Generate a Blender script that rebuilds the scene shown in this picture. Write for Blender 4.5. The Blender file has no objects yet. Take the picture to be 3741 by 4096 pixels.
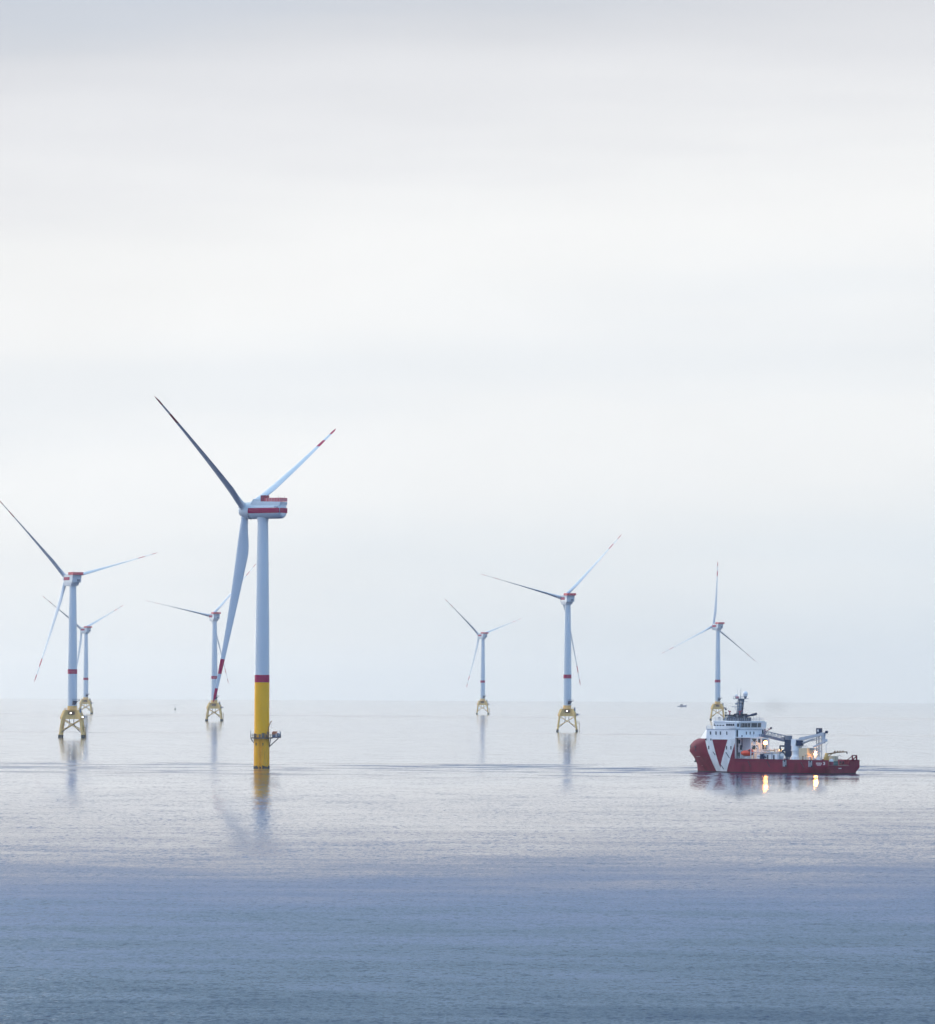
import bpy, math, random
from mathutils import Vector, Matrix
random.seed(7)
sc = bpy.context.scene
col = sc.collection
R = math.radians

# ------------------------------------------------------------------ camera, world, sun, exposure
cam_data = bpy.data.cameras.new('camera')
cam = bpy.data.objects.new('camera', cam_data)
col.objects.link(cam)
cam.location = (0, 0, 32)
cam.rotation_euler = (R(90), -0.0051, 0)
cam_data.sensor_fit = 'VERTICAL'
cam_data.sensor_height = 36
cam_data.sensor_width = 36
cam_data.lens = 36 * 20000 / 4096
cam_data.shift_y = (2744.5 - 2048) / 4096
cam_data.clip_start = 1.0
cam_data.clip_end = 80000
sc.camera = cam

sc.view_settings.view_transform = 'Standard'
sc.view_settings.look = 'None'
sc.view_settings.exposure = 0
sc.view_settings.gamma = 1
sc.cycles.use_denoising = True
sc.cycles.max_bounces = 8
sc.cycles.volume_bounces = 4
sc.cycles.sample_clamp_indirect = 12

SUN_EL, SUN_AZ = 30, -90         # degrees above the horizon, clockwise from straight ahead
world = bpy.data.worlds.new('World')
sc.world = world
world.use_nodes = True
wt = world.node_tree
wt.nodes.clear()
def wn(t, **k):
    n = wt.nodes.new(t)
    for a, b in k.items():
        setattr(n, a, b)
    return n
def ramp(nt, stops, interp='LINEAR'):
    n = nt.nodes.new('ShaderNodeValToRGB')
    n.color_ramp.interpolation = interp
    els = n.color_ramp.elements
    while len(els) > 1:
        els.remove(els[-1])
    for i, (p, c) in enumerate(stops):
        e = els[0] if i == 0 else els.new(p)
        e.position = p
        if not hasattr(c, '__len__'):
            c = (c, c, c)
        e.color = (c[0], c[1], c[2], 1)
    return n
wl = wt.links.new
sky = wn('ShaderNodeTexSky')
sky.sky_type = 'NISHITA'
sky.sun_disc = False
sky.sun_elevation = R(SUN_EL)
sky.sun_rotation = R(SUN_AZ)
sky.air_density = 1.0
sky.dust_density = 3.0
tc = wn('ShaderNodeTexCoord')
sep = wn('ShaderNodeSeparateXYZ'); wl(tc.outputs['Generated'], sep.inputs[0])
# overcast layer: brightness by height above the horizon, broken up by long flat stratus bands
mp = wn('ShaderNodeMapping'); mp.inputs['Scale'].default_value = (5.0, 5.0, 46.0)
wl(tc.outputs['Generated'], mp.inputs[0])
nz = wn('ShaderNodeTexNoise'); nz.inputs['Scale'].default_value = 1.0; nz.inputs['Detail'].default_value = 5.0; nz.inputs['Roughness'].default_value = 0.5
wl(mp.outputs[0], nz.inputs['Vector'])
mp2 = wn('ShaderNodeMapping'); mp2.inputs['Scale'].default_value = (9.0, 9.0, 18.0); mp2.inputs['Location'].default_value = (3.1, 0.4, 1.7)
wl(tc.outputs['Generated'], mp2.inputs[0])
nz2 = wn('ShaderNodeTexNoise'); nz2.inputs['Scale'].default_value = 1.0; nz2.inputs['Detail'].default_value = 4.0
wl(mp2.outputs[0], nz2.inputs['Vector'])
def math_node(nt, op, a, b=None, c=None):
    n = nt.nodes.new('ShaderNodeMath'); n.operation = op
    for i, v in enumerate((a, b, c)):
        if v is None: continue
        if isinstance(v, (int, float)): n.inputs[i].default_value = v
        else: nt.links.new(v, n.inputs[i])
    return n.outputs[0]
wob = math_node(wt, 'MULTIPLY', math_node(wt, 'SUBTRACT', nz.outputs['Fac'], 0.5), 0.045)
el = math_node(wt, 'ADD', sep.outputs['Z'], wob)
el = math_node(wt, 'ADD', el, math_node(wt, 'MULTIPLY', sep.outputs['X'], -0.10))
CLOUD = [(0.000, (.76, .83, .90)), (0.010, (.79, .855, .915)), (0.022, (.85, .895, .93)), (0.036, (.92, .94, .955)), (0.049, (.96, .97, .975)),
         (0.056, (.90, .925, .95)), (0.064, (.88, .91, .94)), (0.072, (.92, .94, .96)), (0.086, (.99, .99, .985)), (0.100, (.93, .935, .94)), (0.112, (.84, .845, .87)),
         (0.127, (.745, .755, .79)), (0.140, (.665, .69, .74)), (0.160, (.54, .61, .72)),
         (0.22, (.43, .58, .86)), (0.30, (.58, .81, 1.28)), (0.42, (.58, .87, 1.42)), (0.6, (.57, .88, 1.46)), (1.0, (.57, .88, 1.46))]
cr = ramp(wt, CLOUD, 'B_SPLINE')
wl(el, cr.inputs[0])
# behind the camera the low sky is blue dusk rather than the bright band
front = wn('ShaderNodeMapRange'); front.interpolation_type = 'SMOOTHSTEP'
front.inputs['From Min'].default_value = -.25; front.inputs['From Max'].default_value = .55
wl(sep.outputs['Y'], front.inputs['Value'])
crb = wn('ShaderNodeMix', data_type='RGBA'); wl(front.outputs[0], crb.inputs['Factor'])
crb.inputs['A'].default_value = (.56, .86, 1.36, 1); wl(cr.outputs[0], crb.inputs['B'])
# bright patch added low on the left, out of frame, to lighten the haze
dotn = wn('ShaderNodeVectorMath', operation='DOT_PRODUCT'); wl(tc.outputs['Generated'], dotn.inputs[0]); dotn.inputs[1].default_value = (-.611, .748, .259)
lobe = wn('ShaderNodeMapRange'); lobe.interpolation_type = 'SMOOTHERSTEP'; lobe.inputs['From Min'].default_value = .83; lobe.inputs['From Max'].default_value = 1.0
wl(dotn.outputs['Value'], lobe.inputs['Value'])
lob = wn('ShaderNodeMix', data_type='RGBA', blend_type='ADD'); wl(lobe.outputs[0], lob.inputs['Factor'])
wl(crb.outputs['Result'], lob.inputs['A']); lob.inputs['B'].default_value = (4.2, 3.9, 3.5, 1)
var = math_node(wt, 'MULTIPLY_ADD', nz2.outputs['Fac'], 0.16, 0.92)
cl = wn('ShaderNodeMix', data_type='RGBA', blend_type='MULTIPLY'); cl.inputs['Factor'].default_value = 1
wl(lob.outputs['Result'], cl.inputs['A'])
cvar = wn('ShaderNodeCombineColor')
for i in range(3): wl(var, cvar.inputs[i])
wl(cvar.outputs[0], cl.inputs['B'])
SKY_STRENGTH = 0.1
sc10 = wn('ShaderNodeMix', data_type='RGBA', blend_type='MULTIPLY'); sc10.inputs['Factor'].default_value = 1
wl(cl.outputs['Result'], sc10.inputs['A']); sc10.inputs['B'].default_value = (10, 10, 10, 1)
mixs = wn('ShaderNodeMix', data_type='RGBA'); mixs.inputs['Factor'].default_value = 0.94   # cloud cover
wl(sky.outputs[0], mixs.inputs['A']); wl(sc10.outputs['Result'], mixs.inputs['B'])
bg = wn('ShaderNodeBackground'); bg.inputs['Strength'].default_value = SKY_STRENGTH
wl(mixs.outputs['Result'], bg.inputs['Color'])
wo = wn('ShaderNodeOutputWorld'); wl(bg.outputs[0], wo.inputs['Surface'])

sd = bpy.data.lights.new('sun', 'SUN')
sd.energy = 0.8; sd.angle = R(30); sd.color = (1.0, 0.9, 0.78)
sun = bpy.data.objects.new('sun', sd); col.objects.link(sun)
az = R(SUN_AZ)
sdir = Vector((math.sin(az) * math.cos(R(SUN_EL)), math.cos(az) * math.cos(R(SUN_EL)), math.sin(R(SUN_EL))))
sun.rotation_euler = sdir.to_track_quat('Z', 'Y').to_euler()

# ------------------------------------------------------------------ helpers
def tag(o, label=None, cat=None, group=None, kind=None):
    if label: o['label'] = label
    if cat: o['category'] = cat
    if group: o['group'] = group
    if kind: o['kind'] = kind
    return o
def empty(name, loc=(0, 0, 0), rz=0.0):
    o = bpy.data.objects.new(name, None)
    o.location = loc; o.rotation_euler = (0, 0, rz); o.empty_display_size = 1
    col.objects.link(o)
    return o
def copy_part(o, parent, name=None):
    c = o.copy(); c.parent = parent; col.objects.link(c)
    for ch in [x for x in o.children]:
        copy_part(ch, c)
    return c

class MB:
    """collects primitives and links them as one mesh object"""
    def __init__(s):
        s.v, s.f, s.m, s.sm = [], [], [], []
    def add(s, vs, fs, m=0, smooth=False):
        b = len(s.v)
        s.v += [tuple(p) for p in vs]
        for f in fs:
            s.f.append([b + i for i in f]); s.m.append(m); s.sm.append(smooth)
        return s
    def box(s, x0, x1, y0, y1, z0, z1, m=0):
        vs = [(x, y, z) for z in (z0, z1) for x, y in ((x0, y0), (x1, y0), (x1, y1), (x0, y1))]
        return s.add(vs, [(3, 2, 1, 0), (4, 5, 6, 7), (0, 1, 5, 4), (1, 2, 6, 5), (2, 3, 7, 6), (3, 0, 4, 7)], m)
    def hexa(s, low, high, m=0):
        n = len(low)
        fs = [tuple(reversed(range(n))), tuple(range(n, 2 * n))] + [(i, (i + 1) % n, n + (i + 1) % n, n + i) for i in range(n)]
        return s.add(list(low) + list(high), fs, m)
    def frame(s, p, q):
        z = (Vector(q) - Vector(p)).normalized()
        u = Vector((0, 0, 1)) if abs(z.z) < .95 else Vector((1, 0, 0))
        x = u.cross(z).normalized()
        return x, z.cross(x), z
    def bar(s, p, q, w, h, m=0):
        x, y, z = s.frame(p, q)
        low = [Vector(p) + x * a * w / 2 + y * b * h / 2 for a, b in ((-1, -1), (1, -1), (1, 1), (-1, 1))]
        high = [Vector(q) + x * a * w / 2 + y * b * h / 2 for a, b in ((-1, -1), (1, -1), (1, 1), (-1, 1))]
        return s.hexa(low, high, m)
    def tube(s, p, q, r, r2=None, n=10, m=0, caps=True):
        r2 = r if r2 is None else r2
        x, y, z = s.frame(p, q)
        vs = []
        for c, rr in ((p, r), (q, r2)):
            vs += [Vector(c) + (x * math.cos(2 * math.pi * i / n) + y * math.sin(2 * math.pi * i / n)) * rr for i in range(n)]
        s.add(vs, [(i, (i + 1) % n, n + (i + 1) % n, n + i) for i in range(n)], m, True)
        if caps:
            s.add(vs[:n], [tuple(reversed(range(n)))], m); s.add(vs[n:], [tuple(range(n))], m)
        return s
    def path(s, pts, r, n=6, m=0):
        for a, b in zip(pts, pts[1:]): s.tube(a, b, r, n=n, m=m)
        return s
    def lathe(s, prof, n=32, c=(0, 0, 0), mf=None, m=0, smooth=True):
        for k in range(len(prof) - 1):
            (r0, z0), (r1, z1) = prof[k], prof[k + 1]
            vs = []
            for r, z in ((r0, z0), (r1, z1)):
                vs += [(c[0] + r * math.cos(2 * math.pi * i / n), c[1] + r * math.sin(2 * math.pi * i / n), c[2] + z) for i in range(n)]
            s.add(vs, [(i, (i + 1) % n, n + (i + 1) % n, n + i) for i in range(n)], mf(k) if mf else m, smooth)
        return s
    def ball(s, c, r, n=16, rings=8, m=0, sz=1.0, sx=1.0, sy=1.0):
        vs = []; fs = []
        for j in range(rings + 1):
            t = math.pi * j / rings
            for i in range(n):
                a = 2 * math.pi * i / n
                vs.append((c[0] + sx * r * math.sin(t) * math.cos(a), c[1] + sy * r * math.sin(t) * math.sin(a), c[2] + sz * r * math.cos(t)))
        for j in range(rings):
            for i in range(n):
                fs.append((j * n + (i + 1) % n, j * n + i, (j + 1) * n + i, (j + 1) * n + (i + 1) % n))
        return s.add(vs, fs, m, True)
    def loft(s, rings, m=0, closed=True, smooth=True, mf=None):
        n = len(rings[0]); vs = [p for r in rings for p in r]; b = len(s.v)
        s.v += [tuple(p) for p in vs]
        for j in range(len(rings) - 1):
            for i in range(n if closed else n - 1):
                k = (i + 1) % n
                s.f.append([b + j * n + i, b + j * n + k, b + (j + 1) * n + k, b + (j + 1) * n + i]); s.m.append(mf(j, i) if mf else m); s.sm.append(smooth)
        return s
    def rail(s, pts, h=1.1, r=.035, step=1.6, m=0, mids=(.55,)):
        for a, b in zip(pts, pts[1:]):
            a, b = Vector(a), Vector(b); L = (b - a).length; k = max(1, round(L / step))
            for i in range(k + 1):
                p = a.lerp(b, i / k); s.bar(p, p + Vector((0, 0, h)), r * 2, r * 2, m)
            for hh in (1.0,) + tuple(mids):
                s.bar(a + Vector((0, 0, h * hh)), b + Vector((0, 0, h * hh)), r * 2, r * 2, m)
        return s
    def build(s, name, mats, parent=None, matrix=None, loc=None):
        me = bpy.data.meshes.new(name)
        me.from_pydata(s.v, [], s.f)
        for p, mi, sm in zip(me.polygons, s.m, s.sm):
            p.material_index = mi; p.use_smooth = sm
        if not isinstance(mats, (list, tuple)): mats = [mats]
        for m in mats: me.materials.append(m)
        o = bpy.data.objects.new(name, me); col.objects.link(o)
        if parent: o.parent = parent
        if matrix is not None: o.matrix_local = matrix
        if loc is not None: o.location = loc
        return o

def mat(name, color, rough=.5, metal=0.0, var=.08, scale=.6, streak=0.0, emit=None, estr=0, spec=.5):
    """painted surface with a little uneven weathering, in object space"""
    m = bpy.data.materials.new(name); m.use_nodes = True
    nt = m.node_tree; b = nt.nodes['Principled BSDF']
    b.inputs['Roughness'].default_value = rough; b.inputs['Metallic'].default_value = metal
    b.inputs['Specular IOR Level'].default_value = spec
    t = nt.nodes.new('ShaderNodeTexCoord')
    mpn = nt.nodes.new('ShaderNodeMapping'); mpn.inputs['Scale'].default_value = (1, 1, .25)
    nt.links.new(t.outputs['Object'], mpn.inputs[0])
    n = nt.nodes.new('ShaderNodeTexNoise'); n.inputs['Scale'].default_value = scale; n.inputs['Detail'].default_value = 6
    nt.links.new(mpn.outputs[0], n.inputs['Vector'])
    r = ramp(nt, [(.3, [c * (1 - var) for c in color]), (.7, [min(1, c * (1 + var)) for c in color])])
    nt.links.new(n.outputs['Fac'], r.inputs[0])
    out = r.outputs[0]
    if streak:
        mp3 = nt.nodes.new('ShaderNodeMapping'); mp3.inputs['Scale'].default_value = (2.2, 2.2, .12)
        nt.links.new(t.outputs['Object'], mp3.inputs[0])
        n3 = nt.nodes.new('ShaderNodeTexNoise'); n3.inputs['Scale'].default_value = 1; n3.inputs['Detail'].default_value = 8; n3.inputs['Roughness'].default_value = .7
        nt.links.new(mp3.outputs[0], n3.inputs['Vector'])
        r3 = ramp(nt, [(.52, 0), (.72, streak)])
        nt.links.new(n3.outputs['Fac'], r3.inputs[0])
        mx = nt.nodes.new('ShaderNodeMix'); mx.data_type = 'RGBA'
        nt.links.new(r3.outputs[0], mx.inputs['Factor']); nt.links.new(out, mx.inputs['A'])
        mx.inputs['B'].default_value = (.10, .055, .025, 1)
        out = mx.outputs['Result']
    nt.links.new(out, b.inputs['Base Color'])
    if emit:
        b.inputs['Emission Color'].default_value = (*emit, 1); b.inputs['Emission Strength'].default_value = estr
    return m

M = dict(
    white=mat('tower_white', (.59, .63, .655), .35, var=.04, scale=.25),
    blade=mat('blade_white', (.50, .56, .62), .4, var=.03, scale=.2),
    red=mat('signal_red', (.37, .0, .07), .4, spec=.12, var=.06),
    fence_red=mat('fence_red', (.62, .05, .08), .5),
    faded_fence=mat('faded_fence', (.66, .28, .31), .6),
    dark_red=mat('dark_red', (.22, .01, .05), .5),
    yellow=mat('marine_yellow', (.97, .46, .002), .45, spec=.12, var=.05, scale=.5),
    dirty_yellow=mat('weathered_yellow', (.92, .41, .006), .55, spec=.12, var=.16, scale=.9, streak=.6),
    jacket=mat('jacket_yellow', (.82, .51, .17), .5, spec=.12, var=.12, scale=.7, streak=.35),
    growth=mat('marine_growth', (.028, .03, .026), .8, var=.4, scale=2.5),
    steel=mat('galvanised_steel', (.17, .20, .25), .5, .2),
    rail_grey=mat('rail_grey', (.22, .21, .19), .6),
    dark=mat('dark_steel', (.012, .026, .05), .5, spec=.12),
    navy=mat('navy_paint', (.008, .028, .08), .45, spec=.12),
    grate=mat('rusty_grating', (.15, .11, .08), .8, var=.3, scale=2),
    brown=mat('davit_brown', (.20, .10, .035), .6, var=.2),
    orange=mat('orange_tarpaulin', (.55, .16, .06), .7, var=.15),
    blue=mat('blue_container', (.02, .08, .25), .5),
    lamp=mat('lamp_glow', (.9, .9, .9), .5, emit=(1, .93, .8), estr=9),
)

# ------------------------------------------------------------------ sea
EARTH = 7.4e6
def sea_z(x, y): return -(x * x + y * y) / (2 * EARTH)
def make_sea():
    m = bpy.data.materials.new('sea_water'); m.use_nodes = True
    nt = m.node_tree; b = nt.nodes['Principled BSDF']; L = nt.links.new
    b.inputs['Base Color'].default_value = (.006, .017, .075, 1)
    b.inputs['Roughness'].default_value = .05
    b.inputs['IOR'].default_value = 1.333
    geo = nt.nodes.new('ShaderNodeNewGeometry')
    pos = geo.outputs['Position']
    def noise(sx, sy, detail, off=0.0, rough=.5):
        mp = nt.nodes.new('ShaderNodeMapping'); mp.vector_type = 'POINT'
        mp.inputs['Scale'].default_value = (sx, sy, 0); mp.inputs['Location'].default_value = (off, off * 1.7, off * .3)
        L(pos, mp.inputs[0])
        n = nt.nodes.new('ShaderNodeTexNoise'); n.inputs['Scale'].default_value = 1; n.inputs['Detail'].default_value = detail
        n.inputs['Roughness'].default_value = rough
        L(mp.outputs[0], n.inputs['Vector'])
        return n
    def vm(op, a, b_=None, s=None):
        n = nt.nodes.new('ShaderNodeVectorMath'); n.operation = op
        if isinstance(a, tuple): n.inputs[0].default_value = a
        else: L(a, n.inputs[0])
        if b_ is not None:
            if isinstance(b_, tuple): n.inputs[1].default_value = b_
            else: L(b_, n.inputs[1])
        if s is not None:
            if isinstance(s, (int, float)): n.inputs['Scale'].default_value = s
            else: L(s, n.inputs['Scale'])
        return n.outputs[0]
    mt = lambda op, a, b_=None, c=None: math_node(nt, op, a, b_, c)
    # wind map: where the light air ruffles the surface and where it lies slick
    sp = nt.nodes.new('ShaderNodeSeparateXYZ'); L(pos, sp.inputs[0])
    warp = noise(1 / 420, 1 / 900, 4, 5.0)
    warp2 = noise(1 / 90, 1 / 160, 3, 11.0)
    rel = mt('ADD', mt('MULTIPLY', mt('SUBTRACT', warp.outputs['Fac'], .5), .8), mt('MULTIPLY', mt('SUBTRACT', warp2.outputs['Fac'], .5), .10))
    dist = mt('MULTIPLY', sp.outputs['Y'], mt('ADD', 1.0, rel))
    yl = mt('MULTIPLY', sp.outputs['Y'], mt('ADD', 1.0, mt('MULTIPLY', rel, .07)))
    near = ramp(nt, WIND_NEAR); L(mt('DIVIDE', dist, 8000), near.inputs[0])
    lanes = ramp(nt, WIND_LANES); L(mt('DIVIDE', yl, 8000), lanes.inputs[0])
    patch = noise(1 / 260, 1 / 520, 5, 2.0, .6)
    pr = ramp(nt, [(.38, .75), (.64, 1.25)]); L(patch.outputs['Fac'], pr.inputs[0])
    lanepatch = noise(1 / 210, 1 / 600, 4, 21.0)
    lp = ramp(nt, [(.38, .10), (.60, 1.0)]); L(lanepatch.outputs['Fac'], lp.inputs[0])
    streak = noise(1 / 38, 1 / 22, 6, 31.0, .65)
    st = ramp(nt, [(.38, .80), (.62, 1.2)]); L(streak.outputs['Fac'], st.inputs[0])
    st2 = ramp(nt, [(.47, .0), (.60, 1.0)]); L(streak.outputs['Fac'], st2.inputs[0])
    wind = mt('ADD', mt('MULTIPLY', mt('MULTIPLY', near.outputs[0], pr.outputs[0]), st.outputs[0]), mt('MULTIPLY', mt('MULTIPLY', lanes.outputs[0], lp.outputs[0]), st2.outputs[0]))
    # facet slopes: capillary ripples carried on short wind waves and a faint swell
    calm = gust = None
    for (sx, sy, det, off, amp, base) in WAVES:
        n = noise(sx, sy, det, off, .55)
        sl = vm('SUBTRACT', n.outputs['Color'], (.5, .5, .5))
        a, g = vm('SCALE', sl, s=base), vm('SCALE', sl, s=mt('MULTIPLY', wind, amp))
        calm = a if calm is None else vm('ADD', calm, a)
        gust = g if gust is None else vm('ADD', gust, g)
    # the wavelets run towards us: their steep fronts face the camera side, their backs lie flat
    cs_ = nt.nodes.new('ShaderNodeSeparateXYZ'); L(calm, cs_.inputs[0])
    gs_ = nt.nodes.new('ShaderNodeSeparateXYZ'); L(gust, gs_.inputs[0])
    cy = mt('ADD', mt('ADD', mt('MULTIPLY', mt('ABSOLUTE', cs_.outputs['Y']), .62), mt('MULTIPLY', cs_.outputs['Y'], .5)), mt('MULTIPLY', mt('POWER', mt('MAXIMUM', cs_.outputs['Y'], 0.0), 1.6), 7.0))
    far = ramp(nt, [(0, 1), (.35, 1), (.55, .45), (1, .08)]); L(mt('DIVIDE', sp.outputs['Y'], 16000), far.inputs[0])
    cy = mt('MULTIPLY', cy, far.outputs[0])
    gy = mt('ADD', mt('MULTIPLY', gs_.outputs['Y'], -.3), mt('MULTIPLY', mt('ABSOLUTE', gs_.outputs['Y']), .8))
    sy = mt('MULTIPLY', mt('ADD', mt('ADD', cy, gy), mt('MULTIPLY', wind, WIND_TILT)), -1.0)
    tcv = nt.nodes.new('ShaderNodeCombineXYZ'); L(mt('ADD', cs_.outputs['X'], gs_.outputs['X']), tcv.inputs[0]); L(sy, tcv.inputs[1])
    tot = tcv.outputs[0]
    nrm = vm('NORMALIZE', vm('ADD', geo.outputs['Normal'], tot))
    L(nrm, b.inputs['Normal'])
    mb = MB()
    rings = [0.01]; r = 20.0
    while r < 24500: rings.append(r); r *= 1.09
    rings.append(25000.0)
    N = 160
    mb.loft([[(q * math.cos(-2 * math.pi * i / N), q * math.sin(-2 * math.pi * i / N), -q * q / (2 * EARTH)) for i in range(N)][::-1] for q in rings])
    o = mb.build('sea', m)
    tag(o, kind='structure')
    return o
# strength of the ruffling against distance (position = metres / 8000)
WIND_TILT = .23
WIND_NEAR = [(0, 1.1), (420 / 8000, 1.0), (480 / 8000, .80), (560 / 8000, .56), (660 / 8000, .37), (760 / 8000, .25), (860 / 8000, .20), (960 / 8000, .17), (1080 / 8000, .14), (1250 / 8000, .095), (1450 / 8000, .045), (1650 / 8000, .012), (1800 / 8000, .0), (1, .0)]
WIND_LANES = [(0, 0), (1700 / 8000, .0), (1800 / 8000, .20), (1930 / 8000, .50), (2050 / 8000, .70), (2085 / 8000, .0), (3330 / 8000, .0), (3430 / 8000, .20), (3530 / 8000, .26), (3570 / 8000, .0),
              (5000 / 8000, .0), (5400 / 8000, .18), (5700 / 8000, .22), (5900 / 8000, .0)]
# x frequency, y frequency, detail, offset, slope in ruffled water, slope everywhere
WAVES = [(2.6, 1.9, 2, 0.0, .60, .10), (1.0, .45, 3, 7.0, .90, .18), (.06, .11, 3, 13.0, .25, .045), (.05, .032, 2, 17.0, .05, .04)]
sea = make_sea()

# ------------------------------------------------------------------ wind turbines
def blade_mesh(R0, R1, croot, cmax, ctip, cone, twist):
    """span along +Z, leading edge towards +X; red markings near the tip are a material slot"""
    mb = MB(); n = 18
    L = R1 - R0
    cuts = [0, .02, .05, .09, .13, .17, .21, .26, .32, .4, .5, .6, .7, .77, .771, .85, .851, .9275, .928, .97, .99, 1.0]
    rings = []
    for t in cuts:
        r = R0 + L * t
        if t < .21:
            u = t / .21; u = u * u * (3 - 2 * u)
            c = croot + (cmax - croot) * u; th = croot + (cmax * .34 - croot) * u
            round_ = 1 - u
        else:
            u = (t - .21) / .79
            c = cmax + (ctip - cmax) * (1 - (1 - u) ** 1.35); round_ = 0
            th = c * (.34 - .19 * min(1, u * 1.6))
        if t > .97: c *= max(.25, 1 - (t - .97) / .03 * .75); th *= max(.3, 1 - (t - .97) / .03 * .6)
        tw = R(twist) * (1 - t) ** 2
        fwd = cone * (t ** 1.7)
        le = c * (.5 * round_ + .30 * (1 - round_))
        ring = []
        for i in range(n):
            a = 2 * math.pi * i / n
            xc = .5 + .5 * math.cos(a)                     # 0 trailing, 1 leading
            yc = .5 * math.sin(a)
            yc *= round_ + (1 - round_) * (.35 + .65 * min(1, (xc) ** .7 * 1.25)) * (1.0 if xc > .0 else 0)
            x = le - (1 - xc) * c; y = yc * th
            ring.append((x * math.cos(tw) - y * math.sin(tw) + fwd, x * math.sin(tw) + y * math.cos(tw), r))
        rings.append(ring)
    def mf(j, i):
        t = (cuts[j] + cuts[j + 1]) / 2
        return 1 if (t > .928 or .771 < t < .85) else 0
    mb.loft(rings, mf=mf)
    mb.add(rings[-1], [tuple(range(n))], 1)
    return mb
def rotor_axes(gamma, tilt):
    n = Vector((-math.sin(gamma), math.cos(gamma), 0)); h = Vector((math.cos(gamma), math.sin(gamma), 0)); z = Vector((0, 0, 1))
    return n * math.cos(tilt) + z * math.sin(tilt), h, z * math.cos(tilt) - n * math.sin(tilt)
def blade_matrix(hub, n, h, u, phi, pitch):
    d = h * math.cos(phi) + u * math.sin(phi)
    t = n.cross(d)
    x = n * math.cos(pitch) + t * math.sin(pitch)
    y = d.cross(x)
    return Matrix(((x.x, y.x, d.x, hub.x), (x.y, y.y, d.y, hub.y), (x.z, y.z, d.z, hub.z), (0, 0, 0, 1)))
def axis_matrix(origin, n, h, u):
    """local x = nose direction, y = left of it, z = up"""
    y = u.cross(n)
    return Matrix(((n.x, y.x, u.x, origin.x), (n.y, y.y, u.y, origin.y), (n.z, y.z, u.z, origin.z), (0, 0, 0, 1)))

FARM = 'wind turbines standing in the sea'
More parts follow.
